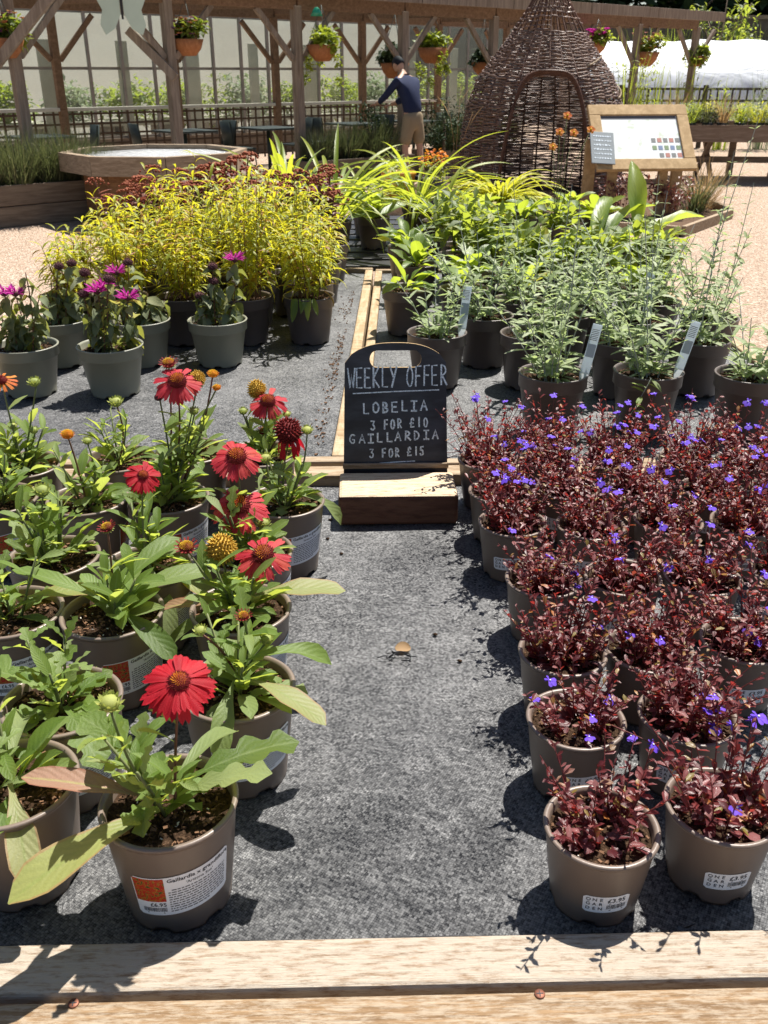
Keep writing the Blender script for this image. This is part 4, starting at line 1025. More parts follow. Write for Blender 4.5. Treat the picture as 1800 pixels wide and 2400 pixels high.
# ================================================================== POTS
def pot_mesh(name, rt, rb, h, m, collar=False, seg=56):
    if collar:
        ch = h * 0.24
        pf = [(rb * .55, .010), (rb - .004, .006), (rb, 0.0), (rb, .004), (rb + (rt - rb) * .70, h - ch), (rt * .955, h - ch + .001), (rt * .985, h - ch + .004), (rt * .985, h - .006), (rt, h - .005), (rt + .001, h - .002), (rt - .001, h), (rt - .005, h - .001), (rt - .007, h - .006), (rb * .95, .012), (.001, .012)]
    else:
        pf = [(rb * .55, .010), (rb - .004, .006), (rb, 0.0), (rb, .004), (rb + (rt - rb) * .55, h * .55), (rt * .978, h * .93), (rt * .985, h - .006), (rt + .001, h - .0055), (rt + .002, h - .002), (rt, h), (rt - .004, h - .0005), (rt - .006, h - .006), (rb * .95, .012), (.001, .012)]
    def fn(i, t, r, z):
        if i in (1, 2, 3) and (math.cos(t * 6) > 0.62): z += .007
        return r, z
    b = MB(); b.lathe(pf, seg, 0, fn)
    return b.mesh(name, m)
def soil_mesh(r, seed, chips=90, depth=0.004):
    rg = random.Random(seed); b = MB(); nr, ns = 9, 30; v, f = [(0, 0, .004)], []
    for i in range(1, nr + 1):
        for k in range(ns):
            a = 2 * math.pi * k / ns; rr = r * i / nr
            z = .006 * mnoise.noise(Vector((rr * math.cos(a) * 45, rr * math.sin(a) * 45, seed))) + .004 * mnoise.noise(Vector((rr * math.cos(a) * 150, rr * math.sin(a) * 150, seed)))
            v.append((rr * math.cos(a), rr * math.sin(a), z))
    for k in range(ns): f.append((0, 1 + k, 1 + (k + 1) % ns))
    for i in range(nr - 1):
        for k in range(ns):
            k2 = (k + 1) % ns; f.append((1 + i * ns + k, 1 + (i + 1) * ns + k, 1 + (i + 1) * ns + k2, 1 + i * ns + k2))
    b.add(v, f)
    for _ in range(chips):
        a, rr = rg.uniform(0, 6.28), r * .95 * rg.random() ** .5; L_ = rg.uniform(.002, .007)
        mi = rg.choice([0, 0, 0, 1, 1, 1, 1, 2 if rg.random() < .5 else 1])
        if mi == 2: L_ = .003
        b.box((rr * math.cos(a), rr * math.sin(a), rg.uniform(.001, .006)), (L_, L_ * rg.uniform(.3, .7), L_ * .35), Matrix.Rotation(rg.uniform(0, 6), 3, 'Z') @ Matrix.Rotation(rg.uniform(-.7, .7), 3, 'X'), mi)
    for _ in range(chips // 6):
        a, rr = rg.uniform(0, 6.28), r * .8 * rg.random() ** .5; p = Vector((rr * math.cos(a), rr * math.sin(a), .005)); d = Vector((rg.uniform(-1, 1), rg.uniform(-1, 1), 0)).normalized() * rg.uniform(.006, .016)
        b.tube([p, p + d * .5 + Vector((0, 0, .003)), p + d], .0005, .0004, 3, 1)
    return b.mesh('soil', [M['soil'], M['chip'], M['perlite']])

G_R, G_RB, G_H = .0775, .0615, .147
L_R, L_RB, L_H = .0655, .0515, .110
S_R, S_RB, S_H = .0935, .070, .170
N_R, N_RB, N_H = .099, .073, .152
pot_g = pot_mesh('pot', G_R, G_RB, G_H, M['pot']); pot_l = pot_mesh('pot', L_R, L_RB, L_H, M['pot'])
pot_s = pot_mesh('pot', S_R, S_RB, S_H, M['pot_big'], True); pot_n = pot_mesh('pot', N_R, N_RB, N_H, M['pot_grey'], True)
soil_g = [soil_mesh(G_R - .006, s, 260) for s in (1, 2, 3, 4)]; soil_l = [soil_mesh(L_R - .006, s, 130) for s in (5, 6, 7)]
soil_s = [soil_mesh(S_R - .009, s, 140) for s in (8, 9)]; soil_n = [soil_mesh(N_R - .009, s, 140) for s in (10, 11)]

def wrap(b, rt, rb, h, lift, skew=0.0):
    """bend a flat (u, v) drawing round a tapering pot, facing local -Y"""
    o = []
    for (u, v, w_) in b.v:
        vz = v + skew * u; z = vz; r = rb + (rt - rb) * z / h + lift + w_; a = u / ((rt + rb) / 2) - math.pi / 2
        o.append((r * math.cos(a), r * math.sin(a), z))
    b.v = o; return b
def flat(b, x0, y0, x1, y1, mi=0, lift=0.0, n=1):
    v, f = [], []
    for i in range(n + 1):
        x = x0 + (x1 - x0) * i / n; v += [(x, y0, lift), (x, y1, lift)]
    for i in range(n): f.append((2 * i, 2 * i + 2, 2 * i + 3, 2 * i + 1))
    b.add(v, f, mi, None, False)
def rounded(b, x0, y0, x1, y1, r, mi=0, n=14):
    v, f = [], []
    for i in range(n + 1):
        x = x0 + (x1 - x0) * i / n; e = min(x - x0, x1 - x)
        c = r - math.sqrt(max(0, r * r - (r - min(r, e)) ** 2))
        v += [(x, y0 + c, 0), (x, y1 - c, 0)]
    for i in range(n): f.append((2 * i, 2 * i + 2, 2 * i + 3, 2 * i + 1))
    b.add(v, f, mi, None, False)
def put_text(b, s, x, y, size, mi, bold=0.0, align='LEFT'):
    tm = text_mb(s, size, bold, align); b.merge(tm, Matrix.Translation((x, y, .00025)), mi)
def barcode(b, x0, y0, x1, y1, mi, seed):
    rg = random.Random(seed); x = x0
    while x < x1:
        w_ = rg.uniform(.0003, .0009); flat(b, x, y0, min(x + w_, x1), y1, mi, .00025); x += w_ + rg.uniform(.0004, .0008)
rg = random.Random(77)
b = MB(); rounded(b, -.058, .038, .058, .102, .004, 0, 30)
flat(b, -.0565, .062, -.020, .1005, 2, .00025, 8)
put_text(b, 'Gaillardia x grandiflora', -.0165, .0935, .0080, 1, .00016)
put_text(b, "'Arizona Sun'", .0195, .0855, .0060, 1, .00006, 'CENTER')
for k in range(10):
    y = .0795 - k * .0040; x = -.0165 + (.004 if k == 0 else 0); end = .053 if k < 9 else .03
    while x < end:
        w_ = min(rg.uniform(.0018, .0062), end - x); flat(b, x, y, x + w_, y + .0017, 3, .00025, 1); x += w_ + .0011
put_text(b, '\u00a36.95', -.0405, .0535, .0090, 1, .00012, 'LEFT')
barcode(b, -.050, .0445, -.021, .0515, 1, 3)
flat(b, -.046, .0415, -.024, .0428, 3, .00025)
lab_g = wrap(b, G_R, G_RB, G_H, .0007, .10).mesh('label', [M['paper'], M['ink'], M['photo'], M['ink_grey']])
b = MB(); rounded(b, -.027, .030, .027, .058, .003, 0, 14)
for k, s_ in enumerate(('ONE', 'GAR', 'DEN')):
    for j, ch in enumerate(s_): put_text(b, ch, -.0210 + j * .0072, .0505 - k * .0078, .0072, 1, .00012, 'CENTER')
flat(b, -.0228, .0494, -.0192, .0499, 1, .00025)
put_text(b, '\u00a33.95', .0005, .0478, .0096, 1, .00018); 
flat(b, .003, .0445, .018, .0456, 3, .00025)
barcode(b, .0005, .0365, .0240, .0438, 1, 5)
flat(b, .004, .0335, .021, .0348, 3, .00025)
lab_l = wrap(b, L_R, L_RB, L_H, .0006, .06).mesh('label', [M['paper'], M['ink'], M['photo'], M['ink_grey']])

# ================================================================== CHALKBOARD AND BLOCK
bk = thing('wooden_block', 'worn reddish wooden block lying in front of the chalkboard', 'block', (.030, 1.876, T + .001), yaw)
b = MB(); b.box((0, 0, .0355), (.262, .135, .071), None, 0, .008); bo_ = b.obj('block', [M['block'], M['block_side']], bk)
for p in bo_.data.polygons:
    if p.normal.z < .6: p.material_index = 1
cbt = thing('offer_chalkboard', 'black chalkboard with rounded top and handle slot, chalked weekly offer', 'sign', (.027, 1.958, T + .045), yaw)
LEAN = R(10)
CBM = Matrix.Rotation(-LEAN, 4, 'X')
W0, W1, HB = .242, .228, .315
def cb_outline():
    pts = [(-W0 / 2, 0), (W0 / 2, 0)]
    pts += [(W1 / 2, HB * .86)]
    for i in range(1, 16):
        u = 1 - 2 * i / 16; pts.append((W1 / 2 * u * .985, HB * .875 + HB * .125 * (1 - abs(u) ** 2.6) ** .8))
    pts += [(-W1 / 2, HB * .86)]
    return pts
bm = bmesh.new()
ol = [bm.verts.new((x, 0, z)) for x, z in cb_outline()]
slot = []
for sx, cx_ in ((1, .042), (-1, -.042)):
    for k in range(9):
        a = -math.pi / 2 + math.pi * k / 8
        slot.append((cx_ + sx * .016 * math.cos(a), .279 + sx * .019 * math.sin(a)))
sv = [bm.verts.new((x, 0, z)) for x, z in slot]
e = [bm.edges.new((ol[i], ol[(i + 1) % len(ol)])) for i in range(len(ol))] + [bm.edges.new((sv[i], sv[(i + 1) % len(sv)])) for i in range(len(sv))]
bmesh.ops.triangle_fill(bm, use_beauty=True, edges=e)
kill = [f for f in bm.faces if abs(f.calc_center_median().x) < .056 and abs(f.calc_center_median().z - .279) < .0187 and all(v in sv for v in f.verts)]
bmesh.ops.delete(bm, geom=kill, context='FACES_ONLY')
res = bmesh.ops.extrude_face_region(bm, geom=bm.faces[:])
for q in res['geom']:
    if isinstance(q, bmesh.types.BMVert): q.co.y += .009
bmesh.ops.recalc_face_normals(bm, faces=bm.faces[:])
me = bpy.data.meshes.new('board'); bm.to_mesh(me); bm.free(); me.materials.append(M['chalkboard']); me.materials.append(M['sign_wood'])
for p in me.polygons:
    if abs(p.normal.y) < .5: p.material_index = 1
cbo = link('board', me, cbt, CBM)
b = MB(); b.box((0, -.006, .035), (W0 + .002, .010, .012), None, 0, .002); b.obj('ledge', M['batten_x'], cbt, CBM)
# chalk letters, drawn as strokes
def arc(cx, cy, rx, ry, a0, a1, n=9): return [(cx + rx * math.cos(R(a0 + (a1 - a0) * i / n)), cy + ry * math.sin(R(a0 + (a1 - a0) * i / n))) for i in range(n + 1)]
FONT = {'W': [[(0, 1), (.27, 0), (.5, .7), (.73, 0), (1, 1)]], 'E': [[(.8, 1), (.1, 1), (.1, 0), (.85, 0)], [(.1, .52), (.7, .52)]], 'K': [[(.12, 1), (.12, 0)], [(.85, 1), (.14, .45), (.9, 0)]],
 'L': [[(.15, 1), (.15, 0), (.85, 0)]], 'Y': [[(.05, 1), (.5, .5)], [(.95, 1), (.3, 0)]], 'O': [arc(.5, .5, .42, .5, 90, 450, 14)], 'F': [[(.85, 1), (.15, 1), (.15, 0)], [(.15, .52), (.7, .52)]],
 'R': [[(.15, 0), (.15, 1)], arc(.2, .74, .6, .26, 90, -90, 8), [(.25, .48), (.92, 0)]], 'B': [[(.15, 0), (.15, 1)], arc(.18, .75, .5, .25, 90, -90, 8), arc(.18, .25, .62, .25, 90, -90, 8)],
 'I': [[(.5, 1), (.5, 0)], [(.12, 1), (.88, 1)], [(.12, 0), (.88, 0)]], 'A': [[(.05, 0), (.5, 1), (.95, 0)], [(.22, .36), (.78, .36)]], 'G': [arc(.52, .5, .45, .5, 50, 310, 12) + [(.82, .42), (.5, .42)]],
 'D': [[(.15, 0), (.15, 1)], arc(.15, .5, .72, .5, 90, -90, 10)], '3': [[(.1, 1), (.85, 1), (.4, .58)] + arc(.4, .29, .45, .29, 85, -150, 9)], '1': [[(.5, 1), (.5, 0)]], '0': [arc(.5, .5, .4, .5, 90, 450, 14)],
 '5': [[(.85, 1), (.25, 1), (.2, .55)] + arc(.45, .3, .4, .3, 110, -150, 9)], '\u00a3': [arc(.55, .72, .3, .28, 20, 180, 7) + [(.25, .3), (.1, 0), (.9, .05)], [(.02, .42), (.7, .46)]],
 'f': [arc(.55, .75, .3, .25, 60, 180, 5) + [(.25, 0)], [(.05, .55), (.65, .55)]], 'o': [arc(.5, .35, .35, .35, 90, 450, 10)], 'r': [[(.15, 0), (.15, .75)], arc(.18, .55, .5, .2, 90, -90, 6), [(.25, .35), (.85, 0)]]}
def chalk(text, x0, x1, y0, hgt, slope=0.0, th=.0030, wj=1.0, seed=1):
    rg = random.Random(seed); n = len(text); b = MB(); adv = (x1 - x0) / n
    for i, ch in enumerate(text):
        if ch == ' ': continue
        w_ = adv * .74 * wj; ox = x0 + i * adv + rg.uniform(-.0008, .0008); oy = y0 + slope * i * adv + rg.uniform(-.001, .001)
        for st in FONT[ch]:
            pts = [Vector((ox + x * w_ + rg.uniform(-.0004, .0004), 0, oy + y * hgt * rg.uniform(.985, 1.015))) for x, y in st]
            stroke(b, pts, th * rg.uniform(.85, 1.15))
    return b
def stroke(b, pts, th):
    v, f = [], []; n = len(pts)
    for i, p in enumerate(pts):
        d = (pts[min(i + 1, n - 1)] - pts[max(0, i - 1)]).normalized(); nn = Vector((-d.z, 0, d.x)) * th / 2
        if i == 0: p = p - d * th * .4
        if i == n - 1: p = p + d * th * .4
        v += [tuple(p + nn + Vector((0, -.0010, 0))), tuple(p - nn + Vector((0, -.0010, 0)))]
    for i in range(n - 1): f.append((2 * i, 2 * i + 2, 2 * i + 3, 2 * i + 1))
    b.add(v, f, 0, None, False)
rows = [chalk('WEEKLY OFFER', -.108, .119, .214, .044, .03, .0036, 1.12, 2), chalk('LOBELIA', -.074, .078, .156, .0225, .06, .0040, .95, 3), chalk('3 FOR \u00a310', -.056, .079, .119, .0205, .05, .0036, .85, 4),
        chalk('GAILLARDIA', -.106, .105, .087, .0200, .05, .0036, .88, 5), chalk('3 FOR \u00a315', -.060, .071, .053, .0195, .05, .0036, .85, 6)]
for b in rows: b.obj('chalk_lettering', M['chalk'], cbt, CBM)
for x0, z0, x1, z1 in ((-.096, .202, .098, .209), (-.036, .0400, .044, .0445)):
    b = MB(); stroke(b, [Vector((x0, 0, z0)), Vector(((x0 + x1) / 2, 0, (z0 + z1) / 2 + .0006)), Vector((x1, 0, z1))], .0026); b.obj('chalk_line', M['chalk'], cbt, CBM)

# ================================================================== GAILLARDIA
rg = random.Random(101)
sp_prof = lambda t: (0.16 + 0.84 * max(0, min(1, (t - .12) / .45)) ** 1.1) * (1 - .96 * max(0, (t - .76) / .24) ** 2.6) + .01
ov_prof = lambda t: max(.05, math.sin(math.pi * min(1, .10 + t * .88)) ** .8) * (1 if t < .97 else .4)
def lobe_prof(k, ph): return lambda t: sp_prof(t) * (.28 + .72 * abs(math.sin(t * k + ph)) if t < .9 else .7)
gl_leaf, gl_lobe, gl_small = [], [], []
for i in range(9):
    b = MB(); b.leaf(Matrix(), 1.0, rg.uniform(.21, .30), sp_prof, rg.uniform(.2, 1.5), rg.uniform(.2, .7), 9, 0, rg.uniform(-.4, .4), rg.uniform(.0, .3), rg); gl_leaf.append(b.mesh('leaf', M['gail']))
for i in range(5):
    b = MB(); b.leaf(Matrix(), 1.0, rg.uniform(.36, .46), lobe_prof(rg.uniform(9, 12), rg.uniform(0, 1)), rg.uniform(.2, .9), rg.uniform(.15, .4), 18, 0, rg.uniform(-.3, .3), .15, rg); gl_lobe.append(b.mesh('leaf', M['gail']))
for i in range(5):
    b = MB(); b.leaf(Matrix(), 1.0, rg.uniform(.24, .32), ov_prof, rg.uniform(.2, .8), rg.uniform(.2, .5), 6, 0, rg.uniform(-.3, .3), .1, rg); gl_small.append(b.mesh('leaf', M['gail']))
b = MB(); b.leaf(Matrix(), 1.0, .27, sp_prof, .55, .2, 11, 0, .1, .12, rg); old_leaf = [b.mesh('leaf', M['gail_pale'])]
b = MB(); b.leaf(Matrix(), 1.0, .22, sp_prof, .25, .35, 11, 0, -.2, .1, rg); old_leaf.append(b.mesh('leaf', M['gail_old']))
# petals: wedge with a notched tip
def petal_mesh(m, droop, seed, wd=.42):
    rr = random.Random(seed); b = MB(); v, f, uv = [], [], []
    n = 5
    for i in range(n + 1):
        t = i / n; a = -droop * t; x = t; z = -droop * .5 * t * t
        h = wd / 2 * (.35 + .75 * t ** .8 if t < .85 else .95)
        for k in range(5):
            s_ = -1 + k / 2
            tip = (.10 * (1 if k in (1, 3) else -.6) if i == n else 0)
            v.append((x + tip, s_ * h, z + .06 * math.cos(s_ * 5) * t + rr.uniform(-.01, .01))); uv.append((t, k / 4))
    for i in range(n):
        for k in range(4): q = i * 5 + k; f.append((q, q + 5, q + 6, q + 1))
    b.add(v, f, 0, uv); return b.mesh('petal', m)
PET = {'red': [petal_mesh(M['petal'], d, i) for i, d in enumerate((.15, .35, .6, .3))], 'pink': [petal_mesh(M['petal_pink'], d, i + 9, .46) for i, d in enumerate((.1, .3, .5, .25))],
       'orange': [petal_mesh(M['petal_orange'], d, i + 20, .34) for i, d in enumerate((.1, .3))], 'dark': [petal_mesh(M['disc_dark'], d, i + 30, .3) for i, d in enumerate((.1, .3))]}
def disc_mesh(outer, inner, frac, seed):
    """domed disc of little florets; the middle third another colour"""
    rr = random.Random(seed); b = MB(); n = 150
    b.lathe([(.5, -.12), (.5, .05), (.38, .22), (.2, .32), (.001, .36)], 16, 0)
    for i in range(n):
        r = .5 * math.sqrt((i + .5) / n); a = i * 2.39996; z = .36 - 1.25 * r * r
        mi = 1 if r < .5 * frac else 0; d = Vector((math.cos(a) * r * 1.5, math.sin(a) * r * 1.5, .55)).normalized(); p = Vector((math.cos(a) * r, math.sin(a) * r, z - .02))
        b.tube([p, p + d * rr.uniform(.11, .17)], .026, .010, 4, mi)
    return b.mesh('flower', [outer, inner])
DISC = {'ro': disc_mesh(M['disc_dark'], M['disc_orange'], .60, 1), 'ry': disc_mesh(M['disc_dark'], M['disc_yellow'], .8, 2), 'r': disc_mesh(M['disc_dark'], M['disc_dark'], .5, 3), 'y': disc_mesh(M['disc_orange'], M['disc_yellow'], .85, 4)}
def ball_mesh(m, seed, n=170, flatz=1.0, ln=.16):
    rr = random.Random(seed); b = MB(); b.blob((0, 0, 0), (.42, .42, .42 * flatz), 0, 0, 2)
    for i in range(n):
        z = 1 - 2 * (i + .5) / n * .9; r = math.sqrt(max(0, 1 - z * z)); a = i * 2.39996; d = Vector((math.cos(a) * r, math.sin(a) * r, z * flatz)).normalized()
        b.tube([Vector((math.cos(a) * r, math.sin(a) * r, z * flatz)) * .4, d * (.42 + ln * rr.uniform(.4, 1))], .045, .008, 4, 0)
    return b.mesh('flower', m)
BALL = ball_mesh(M['ball'], 1); BALL2 = ball_mesh(M['disc_dark'], 2)
b = MB(); b.blob((0, 0, 0), (.40, .40, .30), 1, .05, 2)
for i in range(26):
    a = i * 2.39996; pit = .2 + .9 * (i / 26); b.leaf(TRS((math.cos(a) * .26, math.sin(a) * .26, -.12 + .1 * (i / 26)), a, pit, 0), .42, .16, ov_prof, -.5, .2, 3, 0)
BUD = b.mesh('flower_bud', [M['bud'], M['bud']])
b = MB(); b.blob((0, 0, 0), (.40, .40, .34), 0, .05, 2); BUDBROWN = b.mesh('flower_bud', M['seedhead'])
b = MB()
for i in range(14): b.leaf(TRS((0, 0, -.1), i * .4488, .15, 0), .62, .2, ov_prof, .3, .2, 3, 0)
CALYX = b.mesh('sepals', M['bud'])

def arc_stem(p0, p1, bow, n=7):
    p0, p1 = Vector(p0), Vector(p1); out = []
    for i in range(n + 1):
        t = i / n; out.append(p0 + (p1 - p0) * t + Vector((bow[0], bow[1], 0)) * math.sin(math.pi * t))
    return out
def flower(root, p, size, kind, face, rr):
    """kind: red/pink/orange full heads, small heads, ball, bud; face = direction the head looks at"""
    q = Vector(face).normalized().to_track_quat('Z', 'Y').to_matrix().to_4x4()
    base = Matrix.Translation(p) @ q @ Matrix.Rotation(rr.uniform(0, 6), 4, 'Z')
    sc = lambda s: Matrix.Diagonal((s, s, s, 1))
    if kind == 'bud': link('flower_bud', BUD, root, base @ sc(size)); return
    if kind == 'brown': link('flower_bud', BUDBROWN, root, base @ sc(size)); return
    if kind == 'ball':
        fo = link('flower', BALL, root, base @ sc(size)); link('sepals', CALYX, fo, Matrix.Translation((0, 0, -.36)) @ sc(.6)); return
    if kind in ('droop',):
        fo = link('flower', BALL2, root, base @ sc(size))
        for i in range(9):
            a = i * .698 + rr.uniform(-.2, .2); link('petal', rr.choice(PET['red']), fo, Matrix.Rotation(a, 4, 'Z') @ Matrix.Translation((.3, 0, -.25)) @ Matrix.Rotation(1.15 + rr.uniform(-.2, .2), 4, 'Y') @ sc(.62))
        return
    ds, pf, npet, rows_ = {'red': ('ro', .28, 15, 2), 'pink': ('ro', .38, 20, 1), 'coral': ('ro', .38, 20, 1), 'orange': ('r', .36, 14, 1), 'small': ('ry', .56, 15, 1), 'smally': ('y', .74, 12, 1)}[kind]
    fo = link('flower', DISC[ds], root, base @ sc(size * pf))
    R0 = .5 / pf
    link('sepals', CALYX, fo, Matrix.Translation((0, 0, -.12)) @ sc(R0 * .9 if kind != 'small' else 1.0))
    key = {'red': 'red', 'pink': 'pink', 'coral': 'pink', 'orange': 'orange', 'small': 'dark', 'smally': 'orange'}[kind]
    for rw in range(rows_):
        for i in range(npet):
            if kind == 'coral' and rr.random() < .10: continue
            a = 2 * math.pi * (i + .5 * rw) / npet + rr.uniform(-.09, .09); Lp = (R0 - .42) * rr.uniform(.86, 1.06) * (1 - .12 * rw)
            up = {'small': -.55, 'smally': -.5}.get(kind, .10 + .16 * (1 - rw) + rr.uniform(-.14, .2))
            link('petal', rr.choice(PET[key]), fo, Matrix.Rotation(a, 4, 'Z') @ Matrix.Translation((.42, 0, .02 + .05 * rw)) @ Matrix.Rotation(up, 4, 'Y') @ sc(Lp))

CAMP = Vector((0, 0, EYE))
def stems_obj(root, stems, m=None):
    for pts, r0, r1 in stems:
        b = MB(); b.tube(pts, r0, r1, 6); b.obj('stem', m or M['stem'], root)
def gaillardia(px, py, label, flowers, nleaf=20, lobed=.25, lrot=0.0, has_label=True, seed=0, size=1.0, spread=1.0, lsk=0.0, custom=()):
    rr = random.Random(seed + int(px) * 7); c = at_z(px, py, T + G_H); c.z = T
    root = thing('potted_gaillardia', label, 'potted plant', (c.x, c.y, T + .001), 0, 'gaillardia pots on the front bench')
    pr_ = rr.uniform(0, 6); po = link('pot', pot_g, root, Matrix.Rotation(pr_, 4, 'Z'))
    if has_label: link('label', lab_g, po, Matrix.Rotation(lrot + math.atan2(-c.x, c.y) - pr_, 4, 'Z'))
    link('soil', rr.choice(soil_g), root, TRS((0, 0, G_H - .017), rr.uniform(0, 6)))
    zs = G_H - .014
    for i in range(int(nleaf * .5)):                          # basal leaves
        a = rr.uniform(0, 6.28); L_ = rr.uniform(.060, .105) * size; pit = rr.uniform(.25, 1.0)
        me = rr.choice(gl_lobe if rr.random() < lobed else gl_leaf); rb_ = rr.uniform(0, .014)
        link('leaf', me, root, TRS((math.cos(a) * rb_, math.sin(a) * rb_, zs), a, pit, rr.uniform(-.5, .5), (L_, L_ * spread, L_)))
    for k in range(max(3, nleaf // 5)):                         # leafy shoots
        a0 = rr.uniform(0, 6.28); hh = rr.uniform(.055, .125) * size; ln = hh * rr.uniform(.15, .5); p0 = Vector((math.cos(a0) * .012, math.sin(a0) * .012, zs - .004))
        tip = p0 + Vector((math.cos(a0) * ln, math.sin(a0) * ln, hh)); stems_obj(root, [([p0, (p0 + tip) / 2 + Vector((0, 0, .004)), tip], .0022, .0016)])
        m_ = rr.randint(7, 10)
        for q in range(m_):
            t_ = (q + .6) / m_; a = q * 2.4 + rr.uniform(-.4, .4); L_ = rr.uniform(.042, .078) * size * (1.12 - .35 * t_)
            me = rr.choice(gl_lobe if rr.random() < lobed else (gl_leaf if rr.random() < .65 else gl_small))
            link('leaf', me, root, TRS(p0 + (tip - p0) * t_, a, rr.uniform(.45, 1.0) + .25 * t_, rr.uniform(-.5, .5), (L_, L_ * spread, L_)))
    for (a, pit, L_, kind, z0) in custom:
        me = {'old': old_leaf[0], 'old2': old_leaf[1], 'lobe': gl_lobe[int(L_ * 1000) % 5], 'leaf': gl_leaf[int(L_ * 1000) % 9]}[kind]
        link('leaf', me, root, TRS((math.cos(a) * .012, math.sin(a) * .012, zs + z0), a, pit, rr.uniform(-.2, .2), L_))
    for (fx, fy, dia, kind, dy) in flowers:
        p = at_y(fx, fy, c.y + dy) - Vector((c.x, c.y, T)); dist = (p + Vector((c.x, c.y, T)) - CAMP).length
        siz = dia / FPX * dist
        tocam = (CAMP - (p + Vector((c.x, c.y, T)))).normalized()
        face = (Vector((0, 0, 1)) * .75 + tocam * rr.uniform(.45, .8) + Vector((rr.uniform(-.15, .15), 0, 0))) if kind not in ('bud', 'ball', 'droop', 'brown', 'small', 'smally') else Vector((rr.uniform(-.2, .2), -.25, 1))
        p0 = Vector((rr.uniform(-.01, .01), rr.uniform(-.01, .01), zs - .01)); fd = face.normalized()
        pe_ = p - fd * siz * (.06 if kind not in ('ball', 'bud', 'droop', 'brown') else .34)
        pts = arc_stem(p0, pe_, (rr.uniform(-.012, .012), rr.uniform(-.01, .02)))
        stems_obj(root, [(pts, .0022, .0015)], M['stem'] if rr.random() < .7 else M['stem_red'])
        flower(root, p, siz, kind, face, rr)
        n = 6 if kind != 'bud' else 4
        for k in range(n + 1):                                  # leaves on the stem
            t = rr.uniform(.15, .8); q = pts[int(t * 7)]; a = rr.uniform(0, 6.28); L_ = rr.uniform(.035, .065) * size
            link('leaf', rr.choice(gl_small if rr.random() < .7 else gl_leaf), root, TRS(q, a, rr.uniform(.4, 1.1), rr.uniform(-.3, .3), L_))
    return root
gaillardia(396, 1873, 'gaillardia at the front plank with one large crimson flower and long drooping pale leaf', [(420, 1600, 172, 'red', -.01), (258, 1650, 56, 'bud', -.02)], 11, .8, .04, True, 1, 1.0, 1.0, 0,
           [(R(228), .30, .185, 'old', .006), (R(176), .30, .160, 'old2', .010), (R(20), .45, .15, 'lobe', .03), (R(-8), .7, .12, 'lobe', .02), (R(150), .75, .13, 'lobe', .03), (R(60), .5, .12, 'leaf', .03)])
gaillardia(22, 1832, 'gaillardia in unlabelled taupe pot at the front plank, no flowers, straggly dry leaf litter', [], 15, .1, 1.5, False, 2, 1.0, 1.0, 0, [(R(-62), -.1, .13, 'old', .02), (R(100), .6, .13, 'leaf', .02)])
gaillardia(145, 1640, 'flowerless gaillardia in taupe pot with deeply lobed pale leaves behind the front row', [], 22, .9, .35, True, 3, .85, 1.0, 0, [(R(-55), .12, .12, 'lobe', .01), (R(-95), .1, .13, 'lobe', .01), (R(160), .4, .15, 'lobe', .02)])
gaillardia(556, 1607, 'gaillardia in labelled pot with one tiny red and yellow opening flower, leaf bent over rim', [(571, 1446, 44, 'small', .0), (470, 1480, 34, 'bud', .0), (625, 1500, 34, 'bud', .02)], 20, .1, .22, True, 4, .95, 1.0, 0, [(R(-30), .15, .14, 'old', .03), (R(-95), .1, .12, 'leaf', .03), (R(10), .5, .13, 'leaf', .05)])
gaillardia(564, 1424, 'gaillardia with red flower, round ochre seed ball and big leaf reaching over the fabric', [(617, 1302, 128, 'coral', .0), (519, 1288, 72, 'ball', .02), (437, 1285, 60, 'small', .0)], 20, .05, .75, True, 5, 1.0, 1.0, 0, [(R(8), .28, .155, 'old', .03), (R(165), -.1, .13, 'old2', .02), (R(195), -.2, .14, 'leaf', .02)])
gaillardia(263, 1433, 'gaillardia with broad upright yellow green leaves and one small opening flower in labelled pot', [(251, 1238, 46, 'small', .0)], 17, .0, .45, True, 6, 1.05, 1.25, 0, [(R(170), .5, .155, 'leaf', .03), (R(20), .5, .15, 'leaf', .03), (R(-40), .1, .14, 'leaf', .02), (R(45), .75, .14, 'leaf', .04)])
gaillardia(26, 1432, 'gaillardia without flowers in labelled pot, one dotted yellow leaf lying sideways over the rim', [], 18, .2, .05, True, 7, .95, 1.0, 0, [(R(15), .25, .13, 'old', .03)])
gaillardia(581, 1290, 'gaillardia with two coral red flowers, partly hidden by the seed ball plant', [(560, 1186, 138, 'coral', -.01), (555, 1072, 118, 'pink', .03), (617, 1228, 36, 'bud', 0)], 20, .05, .9, True, 8)
gaillardia(345, 1325, 'gaillardia with a single scarlet flower and mottled hanging leaf, label on its right', [(335, 1116, 86, 'red', .0)], 20, .15, .55, True, 9, 1.0, 1.0, 0, [(R(-20), -.15, .15, 'old', .02), (R(-60), -.3, .14, 'leaf', .02)])
gaillardia(125, 1303, 'gaillardia with serrated upright leaves and one round pale green bud', [(99, 1152, 40, 'bud', .0)], 26, .85, 2.2, True, 10, 1.0)
gaillardia(666, 1173, 'gaillardia next to the wooden block with one drooping dark red head and green buds', [(674, 1012, 66, 'droop', .0), (720, 1010, 30, 'bud', .0), (622, 1076, 34, 'bud', 0), (653, 1098, 34, 'bud', -.02)], 16, .1, .42, True, 11, .95, 1.0, 0, [(R(-5), .05, .13, 'leaf', .03)])
gaillardia(396, 1165, 'tall bushy gaillardia with red, ochre and budding heads rising above its neighbours', [(416, 895, 108, 'pink', .0), (461, 890, 40, 'ball', .03), (499, 878, 30, 'smally', 0), (508, 910, 24, 'smally', .0), (372, 932, 26, 'brown', 0), (395, 853, 48, 'small', .04), (455, 965, 26, 'bud', 0), (470, 1005, 26, 'bud', 0)], 26, .1, .5, True, 12, 1.1)
